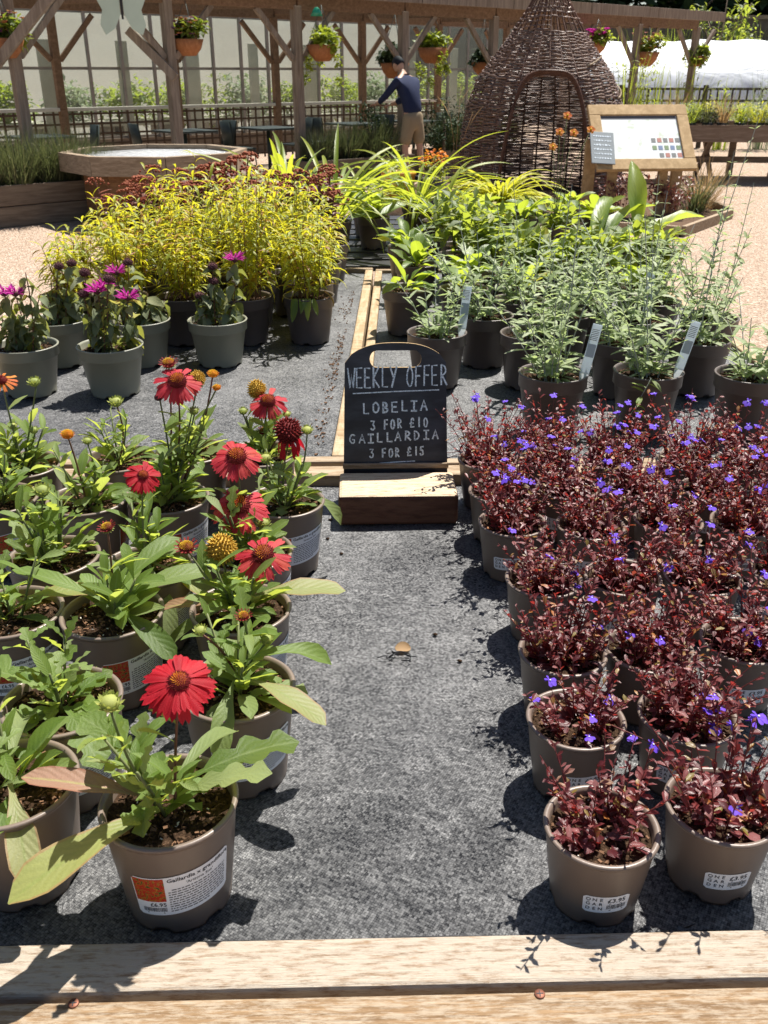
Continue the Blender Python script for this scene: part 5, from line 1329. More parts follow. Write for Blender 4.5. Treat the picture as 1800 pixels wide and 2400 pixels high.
gaillardia(205, 1168, 'gaillardia with one small yellow eyed head just opening, third row of the left block', [(158, 1020, 34, 'smally', .0), (205, 1035, 24, 'bud', .0)], 19, .1, 1.6, True, 13)
gaillardia(-8, 1168, 'gaillardia cut by the bench side with its white label half showing', [], 20, .6, .45, True, 14)
gaillardia(610, 1062, 'gaillardia by the cross timber with one red flower over an ochre ball', [(628, 942, 92, 'coral', .0), (601, 913, 44, 'ball', .04), (617, 1012, 34, 'small', 0), (570, 965, 24, 'bud', 0), (672, 972, 22, 'bud', 0)], 18, .05, .7, False, 15, .95)
gaillardia(450, 1056, 'gaillardia by the cross timber with leaves only, behind the tall bushy plant', [], 18, .1, .7, False, 16)
gaillardia(277, 1074, 'gaillardia by the cross timber with narrow dark leaves and a spiky green bud', [(272, 944, 34, 'bud', .0)], 24, .0, .7, False, 17, .95, .8)
gaillardia(55, 1088, 'gaillardia by the cross timber with an orange tipped flower and pale buds', [(4, 893, 64, 'orange', .0), (81, 897, 30, 'bud', 0), (80, 1010, 22, 'bud', 0), (30, 1000, 22, 'bud', 0)], 22, .1, .7, False, 18)

# ================================================================== LOBELIA
rg = random.Random(55)
ob_prof = lambda t: (.25 + .75 * min(1, t / .5)) * (1 - max(0, (t - .7) / .3) ** 2.2) + .02
def lobelia_foliage(seed, nst, h):
    rr = random.Random(seed); b = MB()
    for s in range(nst):
        a = rr.uniform(0, 6.28); r0 = .040 * rr.random() ** .55; base = Vector((math.cos(a) * r0, math.sin(a) * r0, 0)); hh = h * rr.uniform(.5, 1.12)
        lean = Vector((math.cos(a), math.sin(a), 0)) * rr.uniform(.10, .72) * hh + Vector((rr.uniform(-.02, .02), rr.uniform(-.02, .02), 0))
        pts = [base + lean * (t ** 1.3) + Vector((0, 0, hh * t)) for t in (0, .25, .5, .75, 1)]
        b.tube(pts, .0010, .0005, 4, 1, False)
        n = rr.randint(12, 17)
        for k in range(n):
            t = (k + rr.random()) / n; q = base + lean * (t ** 1.3) + Vector((0, 0, hh * t)); L_ = rr.uniform(.009, .018) * (1.2 - .5 * t)
            b.leaf(TRS(q, rr.uniform(0, 6.28), rr.uniform(.1, 1.15), rr.uniform(-.5, .5)), L_, L_ * rr.uniform(.36, .55), ob_prof, rr.uniform(-.2, .7), .3, 3, 0, 0, 0, rr)
    for k in range(26):                                          # rosette at the base
        a = rr.uniform(0, 6.28); r0 = rr.uniform(.005, .04); b.leaf(TRS((math.cos(a) * r0, math.sin(a) * r0, .004), a, rr.uniform(.1, .6), rr.uniform(-.3, .3)), rr.uniform(.016, .026), .012, ob_prof, .4, .2, 3, 0, 0, 0, rr)
    return b.mesh('foliage', [M['lob'], M['lob_stem']])
LF_hi = [lobelia_foliage(s, 54, .118) for s in range(4)]; LF_lo = [lobelia_foliage(20 + s, 24, .085) for s in range(3)]
def lob_flower():
    b = MB()
    for a, L_, w_ in ((-.75, .0098, .0062), (0, .0112, .0072), (.75, .0098, .0062), (2.65, .0070, .0028), (-2.65, .0070, .0028)):
        b.leaf(TRS((0, 0, 0), a, .15, 0), L_, w_, lambda t: (.3 + .9 * t ** .7) * (1 - max(0, (t - .75) / .25) ** 2.5 * .7), .35, .12, 4, 0, 0, 0, rg)
    b.blob((.001, 0, .0008), .0013, 1, 0, 1); b.tube([(-.001, 0, 0), (-.004, 0, -.008)], .0016, .0009, 5, 0)
    return b.mesh('flower', [M['violet'], M['white_eye']])
LFL = lob_flower()
def lobelia(px, py, label, fol, nf, lrot=.3, haslab=True, extra=(), hs=1.0):
    rr = random.Random(int(px * 3 + py)); c = at_z(px, py, T + L_H)
    root = thing('potted_lobelia', label, 'potted plant', (c.x, c.y, T + .001), 0, 'lobelia pots on the front bench')
    pr_ = rr.uniform(0, 6); po = link('pot', pot_l, root, Matrix.Rotation(pr_, 4, 'Z'))
    if haslab: link('label', lab_l, po, Matrix.Rotation(lrot + math.atan2(-c.x, c.y) - pr_, 4, 'Z'))
    link('soil', rr.choice(soil_l), root, TRS((0, 0, L_H - .013), rr.uniform(0, 6)))
    link('foliage', fol, root, TRS((0, 0, L_H - .012), rr.uniform(0, 6), 0, 0, (hs * 1.05, hs * 1.05, hs * rr.uniform(.92, 1.12))), 'stuff')
    fl = []
    for k in range(nf):
        a = rr.uniform(0, 6.28); r_ = rr.uniform(.01, .075); fl.append(Vector((math.cos(a) * r_, math.sin(a) * r_, L_H + rr.uniform(.045, .145) * hs)))
    for ex in extra: fl.append(at_y(ex[0], ex[1], c.y + ex[2]) - Vector((c.x, c.y, T)))
    for p in fl:
        b0 = Vector((p.x * .35, p.y * .35, L_H + .01)); st = arc_stem(b0, p, (p.x * .12, p.y * .12), 5)
        b = MB(); b.tube(st, .0007, .0005, 4); b.obj('stalk', M['lob_stem'], root)
        az = rr.uniform(-2.8, -.3); link('flower', LFL, root, TRS(p, az, rr.uniform(-.7, .15), rr.uniform(-.4, .4), rr.uniform(.9, 1.25)))
lobelia(1410, 1933, 'sparse dark red lobelia without flowers in price labelled pot next to the front plank', LF_lo[0], 0, .30, True, ())
lobelia(1692, 1886, 'lobelia pot at the front plank with one violet flower over its dark soil', LF_lo[1], 0, .42, True, ((1728, 1893, -.045), (1775, 1680, .0)), 1.1)
lobelia(1350, 1683, 'low lobelia with flowers spilling over its rim, directly behind the sparse flowerless one', LF_lo[2], 1, .35, True, ((1250, 1638, .0), (1380, 1728, -.05), (1430, 1640, .0), (1388, 1682, -.03), (1530, 1745, -.06), (1478, 1726, -.04)))
lobelia(1612, 1674, 'full lobelia in price labelled pot carrying a bunch of several violet flowers', LF_hi[1], 0, -.02, True, ((1650, 1630, -.03), (1675, 1632, -.03), (1655, 1665, -.04), (1688, 1660, -.04), (1672, 1705, -.05), (1715, 1700, -.05), (1762, 1690, -.03)))
lobelia(1319, 1525, 'lobelia pot next to the fabric strip in the third row behind the front plank', LF_hi[2], 1, -.25, True, ((1398, 1468, .0),))
lobelia(1522, 1519, 'lobelia pot second from the fabric strip in the third row behind the front plank', LF_hi[3], 1, .5, True, ((1475, 1487, -.02), (1550, 1500, -.03)))
lobelia(1745, 1500, 'lobelia pot third from the fabric strip in the third row behind the front plank', LF_hi[0], 3, .35, True, ((1755, 1475, -.02), (1775, 1500, -.02)))
lobelia(1275, 1355, 'lobelia pot next to the fabric strip in the fourth row, two flowers at its side', LF_hi[1], 2, .6, False, ((1340, 1340, -.02), (1350, 1372, -.03)))
lcnt = {'fourth': 1}
def lob_lab(x, y):
    r_ = 'fourth' if y < 1.5 else 'third' if y < 1.68 else 'second' if y < 1.85 else 'first'
    k = lcnt.get(r_, 0); lcnt[r_] = k + 1
    return 'lobelia pot %s from the fabric strip in the %s row %s' % (ORD[k], r_, 'behind the front plank' if r_ == 'fourth' else 'counted from the cross timber')
grid = [(.41, 1.385), (.56, 1.385), (.705, 1.40), (.255, 1.605), (.405, 1.60), (.555, 1.61), (.70, 1.60), (.247, 1.76), (.392, 1.765), (.54, 1.77), (.69, 1.765), (.84, 1.76), (.235, 1.925), (.38, 1.93), (.525, 1.925), (.675, 1.93), (.825, 1.925), (.97, 1.93), (.235, 1.385 + 5)]
for i, (x, y) in enumerate(grid[:-1]):
    rr = random.Random(i); x += rr.uniform(-.008, .008); y += rr.uniform(-.008, .008)
    z = T + L_H; d = Vector((x, y, z)) - CAMP
    zc = d.y * math.cos(PITCH) - d.z * math.sin(PITCH); yc = d.y * math.sin(PITCH) + d.z * math.cos(PITCH)
    lobelia(900 + FPX * d.x / zc, 1200 - FPX * yc / zc, lob_lab(x, y), LF_hi[i % 4], 5 + i % 4, -.1 if i == 3 else rr.uniform(-.6, .8), i % 4 != 1, ((1028, 1095, .06), (1014, 1075, .06)) if i == 12 else (), 1.0 if y < 1.9 else 1.08)

# ================================================================== SECOND BENCHES
def potted(name, label, cat_group, px, py, kind, seed, pos=None):
    rr = random.Random(seed)
    me, sm, h = {'s': (pot_s, soil_s, S_H), 'n': (pot_n, soil_n, N_H)}[kind]
    c = Vector((pos[0], pos[1], T)) if pos else at_z(px, py, T + h)
    root = thing(name, label, 'potted plant', (c.x, c.y, T + .002), 0, cat_group)
    link('pot', me, root, Matrix.Rotation(rr.uniform(0, 6), 4, 'Z'))
    link('soil', rr.choice(sm), root, TRS((0, 0, h - .020), rr.uniform(0, 6)))
    return root, h - .016, rr
# ---- monarda in grey pots
mon_leaf = []
rg = random.Random(202)
for i in range(6):
    b = MB(); b.leaf(Matrix(), 1.0, rg.uniform(.42, .55), lambda t: max(.04, math.sin(math.pi * min(1, .08 + t * .9) ** .75)), rg.uniform(.6, 1.8), rg.uniform(.2, .6), 5, 0, rg.uniform(-.5, .5), .2, rg); mon_leaf.append(b.mesh('leaf', M['mon']))
b = MB()
for i in range(46):
    z = rg.uniform(-.1, 1); a = rg.uniform(0, 6.28); b.leaf(TRS((math.cos(a) * .22, math.sin(a) * .22, z * .2), a, .2 + z * .9, rg.uniform(-1, 1)), rg.uniform(.4, .75), .13, ov_prof, rg.uniform(-.4, .8), .3, 3, 0, 0, 0, rg)
b.blob((0, 0, 0), (.28, .28, .22), 1, .1, 1)
MONF = b.mesh('flower', [M['magenta'], M['seedhead']])
MONS = ball_mesh(M['seedhead'], 8, 60, .8, .14)
def monarda(x_, y_, label, stems, seed):
    root, z0, rr = potted('potted_monarda', label, 'monarda in grey pots', 0, 0, 'n', seed, (x_, y_))
    c = root.location
    for (fx, fy, kind) in stems:
        p = at_y(fx, fy, c.y + rr.uniform(-.03, .03)) - Vector((c.x, c.y, T)); p0 = Vector((max(-.06, min(.06, p.x * .55)), rr.uniform(-.05, .04), z0))
        pts = arc_stem(p0, p, (rr.uniform(-.01, .01), 0), 6)
        stems_obj(root, [(pts, .0022, .0016)], M['stem_red'])
        if kind == 'f': link('flower', MONF, root, Matrix.Translation(p) @ Matrix.Diagonal((.046,) * 3 + (1,)))
        elif kind == 's': link('flower', MONS, root, Matrix.Translation(p) @ Matrix.Diagonal((.036,) * 3 + (1,)))
        n = 9
        for k in range(n):
            q = p0 + (p - p0) * ((k + .3) / n); a = rr.uniform(0, 3.14)
            for s_ in (0, math.pi):
                if rr.random() < .12: continue
                L_ = rr.uniform(.036, .066); link('leaf', rr.choice(mon_leaf), root, TRS(q, a + s_ + rr.uniform(-.2, .2), rr.uniform(-.9, .5), rr.uniform(-.6, .6), L_))
monarda(-1.095, 2.74, 'monarda with magenta flowers and large limp leaves in grey pot at the bench side', [(10, 690, 'f'), (36, 690, 'f'), (60, 640, ''), (95, 690, ''), (5, 740, ''), (85, 740, ''), (45, 760, '')], 1)
monarda(-.835, 2.74, 'monarda in grey pot with three magenta flowers, dry seedheads and bare soil at its right', [(228, 685, 'f'), (300, 700, 'f'), (245, 675, 'f'), (198, 640, 's'), (195, 690, 's'), (255, 655, 's'), (215, 730, ''), (310, 740, '')], 2)
monarda(-.82, 3.06, 'monarda in grey pot with one magenta flower high over tangled leaves', [(273, 640, 'f'), (300, 616, 's'), (260, 662, 's'), (345, 690, ''), (370, 700, ''), (320, 690, ''), (385, 705, '')], 3)
monarda(-1.096, 3.06, 'monarda in grey pot bearing only brown seedheads', [(138, 625, 's'), (168, 618, 's'), (138, 715, 's'), (110, 690, ''), (160, 680, ''), (185, 700, ''), (120, 665, '')], 4)
monarda(-.56, 3.06, 'sparse monarda in grey pot with a single magenta flower on a straight stem', [(550, 610, 'f'), (498, 626, 's'), (500, 660, 's'), (470, 690, ''), (468, 695, 's'), (555, 700, '')], 5)

# ---- golden narrow-leaved plants
nl_prof = lambda t: max(.05, math.sin(math.pi * min(1, .06 + t * .93)) ** .9)
def golden(seed, nst, h):
    rr = random.Random(seed); b = MB()
    for s in range(nst):
        a = rr.uniform(0, 6.28); r0 = .06 * rr.random() ** .6; base = Vector((math.cos(a) * r0, math.sin(a) * r0, 0)); hh = h * rr.uniform(.62, 1.08)
        lean = Vector((math.cos(a), math.sin(a), 0)) * rr.uniform(.03, .30) * hh
        b.tube([base + lean * t ** 1.4 + Vector((0, 0, hh * t)) for t in (0, .33, .66, 1)], .0019, .0010, 5, 1, False)
        n = int(27 * hh / h)
        for k in range(n):
            t = .12 + .88 * (k + rr.random() * .6) / n; q = base + lean * t ** 1.4 + Vector((0, 0, hh * t)); az = k * 2.4 + rr.uniform(-.4, .4)
            L_ = rr.uniform(.060, .100) * (1.1 - .5 * max(0, t - .8) / .2)
            b.leaf(TRS(q, az, rr.uniform(.25, .95) if t < .93 else rr.uniform(.8, 1.3), rr.uniform(-.3, .3)), L_, rr.uniform(.0095, .0140), nl_prof, rr.uniform(.7, 1.9), .35, 4, 0, 0, 0, rr)
    return b.mesh('foliage', [M['yel'], M['stem_red']])
GF = [golden(s, 13, .35) for s in range(5)] + [golden(9, 11, .26)]
grow = [(3.34, (-.273, -.50, -.735, -.945, -1.15)), (3.56, (-.285, -.515, -.735, -.955, -1.15)), (3.78, (-.375, -.60, -.83, -1.06)), (4.00, (-.28, -.50, -.72, -.94, -1.145))]
gpots = []
for r_, (y, xs) in enumerate(grow):
    for k, x in enumerate(xs): gpots.append((x, y, 'golden leaved plant, %s from the centre divider in the %s golden row behind the monarda' % (ORD[k], ORD[r_])))
gpots[0] = gpots[0][:2] + ('golden leaved plant standing free by the centre divider, withered leaf hanging over its pot',)
gpots[1] = gpots[1][:2] + ('golden leaved plant in brown pot right behind the sparse single flowered monarda',)
for i, (x, y, lab) in enumerate(gpots):
    rj = random.Random(i + 40)
    root, z0, rr = potted('potted_golden_plant', lab, 'golden leaved pots', 0, 0, 's', 300 + i, (x + rj.uniform(-.006, .006), y + rj.uniform(-.008, .008)))
    small = x < -.93
    link('foliage', GF[5] if small else GF[i % 5], root, TRS((0, 0, z0), rr.uniform(0, 6), 0, 0, (.92, .92, rr.uniform(.75, 1.22) * (.9 if i in (0,) else 1.02))), 'stuff')
    if i == 0:
        for k in range(7): link('leaf', rr.choice(gl_small), root, TRS((-.03 + .012 * k - .02, -.085, z0 + .02), -1.57 + rr.uniform(-.5, .5), -.9 + rr.uniform(-.3, .3), rr.uniform(-.5, .5), rr.uniform(.05, .09)))
# ---- dark red sedum
def sedum(seed, h):
    rr = random.Random(seed); b = MB()
    for s in range(10):
        a = rr.uniform(0, 6.28); r0 = .05 * rr.random(); base = Vector((math.cos(a) * r0, math.sin(a) * r0, 0)); hh = h * rr.uniform(.75, 1.08); lean = Vector((math.cos(a), math.sin(a), 0)) * rr.uniform(.05, .3) * hh
        b.tube([base, base + lean * .4 + Vector((0, 0, hh * .5)), base + lean + Vector((0, 0, hh))], .004, .0025, 5, 1, False)
        for k in range(11):
            t = .15 + .75 * k / 11; q = base + lean * t + Vector((0, 0, hh * t)); b.leaf(TRS(q, k * 2.4 + rr.uniform(-.3, .3), rr.uniform(.1, .8), rr.uniform(-.3, .3)), rr.uniform(.04, .065), .03, lambda t: max(.1, math.sin(math.pi * min(1, .15 + t * .8))), .3, .3, 3, 0, 0, 0, rr)
        top = base + lean + Vector((0, 0, hh))
        for k in range(34):
            u, v = rr.gauss(0, .022), rr.gauss(0, .022); b.blob((top.x + u, top.y + v, top.z + .012 - (u * u + v * v) * 8), rr.uniform(.004, .0065), 2, .2, 1, rr)
    return b.mesh('foliage', [M['sedum'], M['stem_red'], M['sedum_head']])
SF = [sedum(1, .26), sedum(2, .30)]
for i, (x, y, s, lab) in enumerate(((-1.12, 4.45, 1.12, 'dark red sedum at the far outer corner of the left bench'), (-.91, 4.46, 1.12, 'dark red sedum second from the outer end of the back sedum row'), (-.90, 4.22, 1.05, 'dark red sedum in the middle of the front sedum row'), (-1.14, 4.22, 1.0, 'dark red sedum at the outer end of the front sedum row'),
        (-.70, 4.47, 1.38, 'tallest dark red sedum with a bare thick stem, beside the octagonal water table'), (-.62, 4.24, 1.05, 'dark red sedum at the inner end of the front sedum row'), (-.26, 4.46, 1.2, 'dark red sedum beside the centre divider at the back of the bench'), (-.48, 4.47, 1.1, 'dark red sedum between the tallest sedum and the one by the divider'))):
    root, z0, rr = potted('potted_sedum', lab, 'sedum pots', 0, 0, 's', 400 + i, (x, y))
    link('foliage', SF[i % 2], root, TRS((0, 0, z0), rr.uniform(0, 6), 0, 0, s), 'stuff')

# ---- russian sage
def tooth(k): return lambda t: max(.06, math.sin(math.pi * min(1, .05 + t * .94)) ** .8) * (.62 + .38 * (1 if int(t * k) % 2 else .35))
def sage(seed, nst, h, tall=()):
    rr = random.Random(seed); b = MB()
    for s in range(nst + len(tall)):
        a = rr.uniform(0, 6.28); r0 = .05 * rr.random() ** .7; base = Vector((math.cos(a) * r0, math.sin(a) * r0, 0)); hh = h * rr.uniform(.55, 1.05); lean = Vector((math.cos(a), math.sin(a), 0)) * rr.uniform(.15, .75) * hh
        if s >= nst: hh, dx, dy = tall[s - nst]; lean = Vector((dx, dy, 0))
        P = lambda t: base + lean * t ** 1.2 + Vector((0, 0, hh * t))
        b.tube([P(t) for t in (0, .25, .5, .75, 1)], .0019, .0009, 5, 1, False)
        n = max(6, int(hh / .031)); 
        for k in range(n):
            t = .06 + .94 * k / n; az = (k % 2) * 1.57 + rr.uniform(-.3, .3) + a; sc = 1.0 - .45 * t if s < nst else 1 - .72 * t
            for o_ in (0, math.pi):
                L_ = rr.uniform(.046, .074) * sc; b.leaf(TRS(P(t), az + o_, rr.uniform(-.05, .8), rr.uniform(-.4, .4)), L_, L_ * rr.uniform(.24, .34), tooth(9), rr.uniform(.0, .7), .3, 8 if sc > .5 else 4, 0, 0, 0, rr)
                if rr.random() < .5 and sc > .4:
                    b.leaf(TRS(P(t), az + o_ + rr.uniform(-.8, .8), rr.uniform(.5, 1.2), 0), L_ * .55, L_ * .16, nl_prof, .3, .3, 3, 0, 0, 0, rr)
    for k in range(34):
        a = rr.uniform(0, 6.28); L_ = rr.uniform(.03, .05); b.leaf(TRS((math.cos(a) * .03, math.sin(a) * .03, rr.uniform(0, .04)), a, rr.uniform(-.1, .9), 0), L_, L_ * .3, tooth(9), .3, .3, 8, 0, 0, 0, rr)
    return b.mesh('foliage', [M['sage'], M['sage_stem']])
PF = [sage(1, 9, .31), sage(2, 9, .33, ((.42, -.03, .0),)), sage(3, 9, .29, ((.40, .05, .02),)), sage(4, 7, .24)]
PTALL = sage(6, 5, .24, ((.60, .13, .03), (.52, .05, .05)))
M['tag_blue'] = leafmat('plant_tag', G((0.0, (0.66, 0.74, 0.80)), (1.0, (0.7, 0.76, 0.82))), (0.85, 0.9, 0.94), 0.6, 0.35, 0.5, 0, (0, 0, 0), 0.04)
b = MB(); b.box((0, 0, .09), (.026, .0012, .13), None, 0); b.add([(-.013, 0, .025), (.013, 0, .025), (0, 0, -.03)], [(0, 1, 2)], 0, None, False)
for k in range(7): b.box((-.001, -.0010, .14 - k * .0045), (.020, .0004, .0016), None, 1)
b.box((0, -.001, .085), (.022, .0004, .035), None, 2)
TAG = b.mesh('plant_tag', [M['tag_blue'], M['ink_grey'], plain('tag_grey', (.36, .42, .46), .4)])
sages = [(1024, 778, 3, 'russian sage in brown pot partly behind the chalkboard, a slim tag at its rim', (.075, .02, .12)), (1243, 780, 0, 'russian sage in brown pot with greenest lower leaves, in the gap beside the fabric', None),
         (1297, 873, 1, 'russian sage in brown pot against the lobelia, pale tag leaning at its right', (.07, -.02, .22)), (1520, 868, 2, 'russian sage in brown pot with one broken white stem hanging over its front', (.07, .0, .28)), (1760, 876, 3, 'russian sage in brown pot with leaves splaying over the rim at the bench side', None),
         (1640, 793, 'T', 'russian sage with two very tall thin wands rising above all others', None), (1458, 797, 1, 'russian sage in brown pot behind the tagged front row', None)]
for r_, row in enumerate((((.34, 3.05, 0, None), (.60, 3.06, 2, None), (.84, 3.0, 0, (.03, .05, .05)), (1.08, 3.02, 1, None)), ((.48, 3.28, 2, None), (.72, 3.28, 3, None), (.96, 3.26, 1, None)))):
    for k, (x, y, f, tg) in enumerate(row): sages.append(((x, y), None, f, 'russian sage pot, %s from the centre divider in the %s sage row' % (ORD[k], ('next to last', 'last')[r_]), tg))
for i, (px, py, f, lab, tg) in enumerate(sages):
    root, z0, rr = potted('potted_russian_sage', lab, 'russian sage pots', px, py, 's', 500 + i, None if py else px)
    link('foliage', PTALL if f == 'T' else PF[f], root, TRS((0, 0, z0), rr.uniform(0, 6) if f != 'T' else 0.2, 0, 0, 1.05), 'stuff')
    if tg: link('plant_tag', TAG, root, Matrix.Translation((tg[0], tg[1] - .02, z0 + .0)) @ Matrix.Rotation(tg[2], 4, 'Y') @ Matrix.Rotation(-.15, 4, 'X'))
    if i == 3:
        b = MB(); b.tube([(-.0, -.02, z0), (-.02, -.10, z0 + .02), (-.07, -.125, z0 - .07)], .0022, .0016, 5); b.obj('stem', M['sage_stem'], root)
        for k in range(8): link('leaf', rr.choice(gl_small), root, TRS((-.02 - .006 * k, -.10 - .003 * k, z0 + .02 - .011 * k), rr.uniform(0, 6), rr.uniform(-.4, .6), 0, rr.uniform(.03, .05)))

# ---- broad-leaved plants
rg = random.Random(909)
bl_prof = lambda t: max(.05, (.10 if t < .12 else math.sin(math.pi * min(1, (t - .12) / .88 * .95 + .05)) ** .75))
br_leaf = []
for i in range(8):
    b = MB(); b.leaf(Matrix(), 1.0, rg.uniform(.26, .40), bl_prof, rg.uniform(.3, 1.7), rg.uniform(.15, .6), 8, 0, rg.uniform(-.5, .5), rg.uniform(.05, .35), rg); br_leaf.append(b.mesh('leaf', M['broad']))
def broad(pos, label, n, L0, pit0, seed, group='broad leaved pots', custom=()):
    root, z0, rr = potted('potted_broadleaf', label, group, 0, 0, 's', seed, pos)
    for k in range(n):
        a = rr.uniform(0, 6.28); L_ = L0 * rr.uniform(.6, 1.15); pit = rr.uniform(.25, 1.2) * pit0
        st = Vector((math.cos(a) * rr.uniform(0, .03), math.sin(a) * rr.uniform(0, .03), z0 + rr.uniform(0, .05)))
        link('leaf', rr.choice(br_leaf), root, TRS(st, a, pit, rr.uniform(-.5, .5), L_))
    for (a, pit, L_, w_) in custom: link('leaf', br_leaf[0], root, TRS((0, 0, z0 + .02), a, pit, .2, (L_, L_ * w_, L_)))
    return root
def wpos(px, py, z): p = at_z(px, py, T + z); return (p.x, p.y)
bl = [((.085, 3.47), 9, .15, 'broad leaved plant in brown pot next to the centre divider with a yellow withered leaf'), ((.30, 3.47), 9, .16, 'broad leaved plant with yellowing leaf edges behind the chalkboard sage'), ((.11, 4.40), 12, .19, 'broad leaved plant in brown pot at the far corner of the right bench')]
cnt = {}
for x, y in ((.53, 3.52), (.76, 3.52), (.98, 3.50), (.36, 3.74), (.60, 3.76), (.82, 3.74), (1.05, 3.74), (.14, 3.96), (.46, 3.98), (.70, 3.98), (.92, 3.98), (.34, 4.20), (.57, 4.22), (.36, 4.44)):
    r_ = int(round((y - 3.51) / .235)); k = cnt.get(r_, 0); cnt[r_] = k + 1
    bl.append(((x, y), 12, .18, 'plant, %s from the divider in the %s mixed green row behind the sage' % (ORD[k], ORD[r_])))
def bushy(pos, label, mk, seed, h):
    root, z0, rr = potted('potted_bushy_plant', label, 'bushy pots on the right bench', 0, 0, 's', seed, pos)
    b = MB()
    for k in range(9):
        a = rr.uniform(0, 6.28); top = Vector((math.cos(a) * .10 * rr.random(), math.sin(a) * .10 * rr.random(), z0 + h * rr.uniform(.6, 1.1))); b.tube(arc_stem((math.cos(a) * .03, math.sin(a) * .03, z0), top, (0, 0), 3), .002, .001, 4, 1)
        leaf_cloud(b, 22, top - Vector((0, 0, h * .3)), (.07, .07, h * .35), .075, .032, rr)
    b.obj('foliage', [M[mk], M['stem']], root, None, 'stuff')
for i, (ps_, n, L0, lab) in enumerate(bl):
    if i in (4, 7, 9, 11, 14, 16): bushy(ps_, 'small leaved ' + lab, 'green', 620 + i, .24); continue
    broad(ps_, ('broad leaved ' if i > 2 else '') + lab, int(n * 1.5), L0 * .82, 1.0, 600 + i)
broad((1.15, 4.32), 'broad leaved plant with one huge upright paddle leaf before the map board', 7, .2, .9, 650, custom=((R(80), 1.45, .44, .62), (R(20), .75, .42, .9), (R(170), .75, .26, 1.0)))
broad((.93, 4.24), 'broad leaved plant with two huge slanting paddle leaves on the right bench', 7, .2, .9, 651, custom=((R(30), .85, .46, .75), (R(5), .6, .36, .8), (R(60), 1.0, .40, .7)))
fpos = ((-.06, 5.35), (.55, 5.13), (.76, 5.32), (1.0, 5.22), (1.2, 5.36), (.30, 5.52), (.56, 5.60), (.86, 5.62), (1.12, 5.75))
flab = ('glossy pale hosta like plant at the near edge of the far slatted bench', 'broad leaved plant nearest the gap on the far slatted bench', 'broad leaved plant just behind the geum on the far bench', 'broad leaved plant right of the geum on the far bench', 'broad leaved plant at the near outer corner of the far bench',
        'broad leaved plant in front of the wide upright daylily', 'broad leaved plant in front of the golden grass mound', 'broad leaved plant between golden grass and the bench end', 'broad leaved plant at the far outer corner of the far bench')
for i, (x, y) in enumerate(fpos): broad((x, y), flab[i], 20, .15 if i else .22, .8, 700 + i, 'broad leaved pots on the far bench')
# ---- strap-leaved clumps and golden grass
st_leaf = []
for i in range(7):
    b = MB(); b.leaf(Matrix(), 1.0, rg.uniform(.026, .036), lambda t: (.7 + .3 * min(1, t * 4)) * (1 - max(0, (t - .6) / .4) ** 1.6) + .03, rg.uniform(.5, 2.3), .45, 10, 0, rg.uniform(-.6, .6), 0, rg); st_leaf.append(b.mesh('leaf', M['strap']))
hk_leaf = []
for i in range(5):
    b = MB(); b.leaf(Matrix(), 1.0, rg.uniform(.040, .052), lambda t: (.7 + .3 * min(1, t * 4)) * (1 - max(0, (t - .5) / .5) ** 1.3) + .03, rg.uniform(1.0, 2.2), .4, 8, 0, rg.uniform(-.5, .5), 0, rg); hk_leaf.append(b.mesh('leaf', M['hakone']))
def clump(pos, label, n, L0, meshes, seed, pits=(.75, 1.45), group='strap leaved pots on the far bench', name='potted_daylily'):
    root, z0, rr = potted(name, label, group, 0, 0, 's', seed, pos)
    for k in range(n):
        a = rr.uniform(0, 6.28); r0 = rr.uniform(0, .05)
        link('leaf', rr.choice(meshes), root, TRS((math.cos(a) * r0, math.sin(a) * r0, z0), a, rr.uniform(*pits), rr.uniform(-.2, .2), L0 * rr.uniform(.55, 1.1)))
clump((-.50, 5.02), 'large daylily clump with long arching leaves, tallest behind the sedums', 60, .74, st_leaf, 815, (.95, 1.45))
clump((-.27, 5.2), 'daylily clump in brown pot right beside the tallest daylily clump', 50, .68, st_leaf, 801, (.85, 1.4))
clump((-.85, 5.15), 'daylily clump in brown pot at the end of the far bench nearest the water table', 34, .45, st_leaf, 802)
clump((-.10, 5.75), 'daylily clump with short yellowish leaves in the middle of the far bench', 44, .42, st_leaf, 803)
clump((.20, 5.85), 'daylily clump with wide upright leaves in front of the yellow tub', 44, .66, st_leaf, 804)
clump((.30, 5.22), 'daylily clump with broad bright blades between broad leaved pots', 26, .48, st_leaf, 805, (.9, 1.5))
clump((.72, 5.95), 'mound of bright golden arching grass in front of the willow hut', 190, .46, hk_leaf, 806, (.35, 1.4), 'golden grass', 'potted_golden_grass')
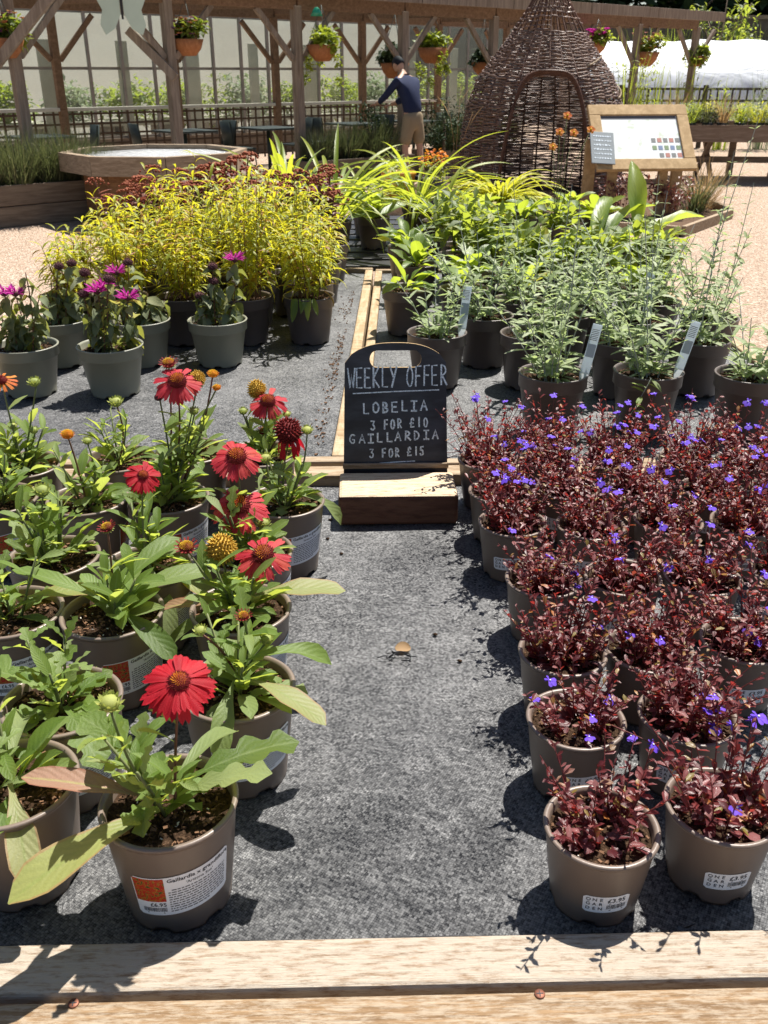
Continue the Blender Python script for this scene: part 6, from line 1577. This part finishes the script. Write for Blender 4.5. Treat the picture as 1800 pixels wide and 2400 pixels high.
# ---- tall geum wands with orange flowers
root, z0, rr = potted('potted_geum', 'thin stemmed geum with small orange flowers held high before the hut doorway', 'geum pots', 0, 0, 's', 900, (.90, 5.02))
b = MB(); leaf_cloud(b, 60, (0, 0, z0 + .06), (.1, .1, .06), .07, .05, rr); b.obj('foliage', M['green'], root, None, 'stuff')
b = MB()
for i in range(5):
    b.leaf(TRS((0, 0, 0), i * 1.256, .2, 0), .018, .018, lambda t: max(.1, math.sin(math.pi * min(1, .2 + t * .7))), .3, .2, 3, 0)
b.blob((0, 0, .003), .005, 1); GEF = b.mesh('flower', [M['petal_orange'], M['disc_yellow']])
for fx, fy in ((1330, 272), (1312, 310), (1345, 312), (1385, 305), (1296, 345)):
    p = at_y(fx, fy, 5.02) - Vector((.90, 5.02, T)); j = Vector((p.x * .5, 0, p.z * .72)); stems_obj(root, [([Vector((0, 0, z0)), j, p], .0025, .0015)])
    link('flower', GEF, root, Matrix.Translation(p) @ Matrix.Rotation(.9, 4, 'X') @ Matrix.Diagonal((1.3, 1.3, 1.3, 1)))
# ---- crumbs along the divider, dry leaf and torn patch on the fabric
rg = random.Random(42)
b = MB()
for _ in range(210):
    y = rg.choice((2.45, 3.0, 3.3, 3.9)) + rg.gauss(0, .16); x = -.165 + .017 * (y - 2.2) - abs(rg.gauss(0, .022)); L_ = rg.uniform(.003, .008); b.box((x, y, T + .004), (L_, L_ * .5, .003), Matrix.Rotation(rg.uniform(0, 6), 3, 'Z'), 0)
tag(b.obj('bark_crumbs', M['chip']), 'reddish bark crumbs spilt along the centre divider', 'debris', None, 'stuff')
p = at_z(945, 1526, T); dl = thing('dry_leaf', 'curled dry brown leaf lying on the bare fabric strip', 'leaf', (p.x, p.y, T + .006), .4)
b = MB(); b.leaf(TRS((-.014, 0, 0), 0, .2, .2), .03, .02, ov_prof, .6, .5, 6, 0, .6); b.obj('blade', M['dry'], dl)
p = at_z(938, 1550, T); tp_ = thing('torn_fabric_patch', 'small torn hole with curled black threads in the fabric strip', 'tear', (p.x, p.y, T + .0035))
for k in range(9):
    b = MB(); a = rg.uniform(0, 6.28); q = Vector((math.cos(a) * .022, math.sin(a) * .012, .001)); b.tube([q, q + Vector((rg.uniform(-.014, .014), rg.uniform(-.006, .006), .006)), q + Vector((rg.uniform(-.022, .022), rg.uniform(-.01, .01), .001))], .0012, .0008, 4); b.obj('thread', M['fabric_dark'], tp_)
for px, py in ((1078, 1552), (768, 1265), (800, 1300), (775, 1220), (1020, 1490)):
    p = at_z(px, py, T); b = MB(); b.blob((0, 0, 0), (.005, .004, .002), 0, .3, 1, rg)
    tag(link('soil_crumb', b.mesh('soil_crumb', M['soil']), None, Matrix.Translation((p.x, p.y, T + .003))), 'tiny dark soil crumb on the bare fabric strip', 'debris', 'soil crumbs on the fabric')
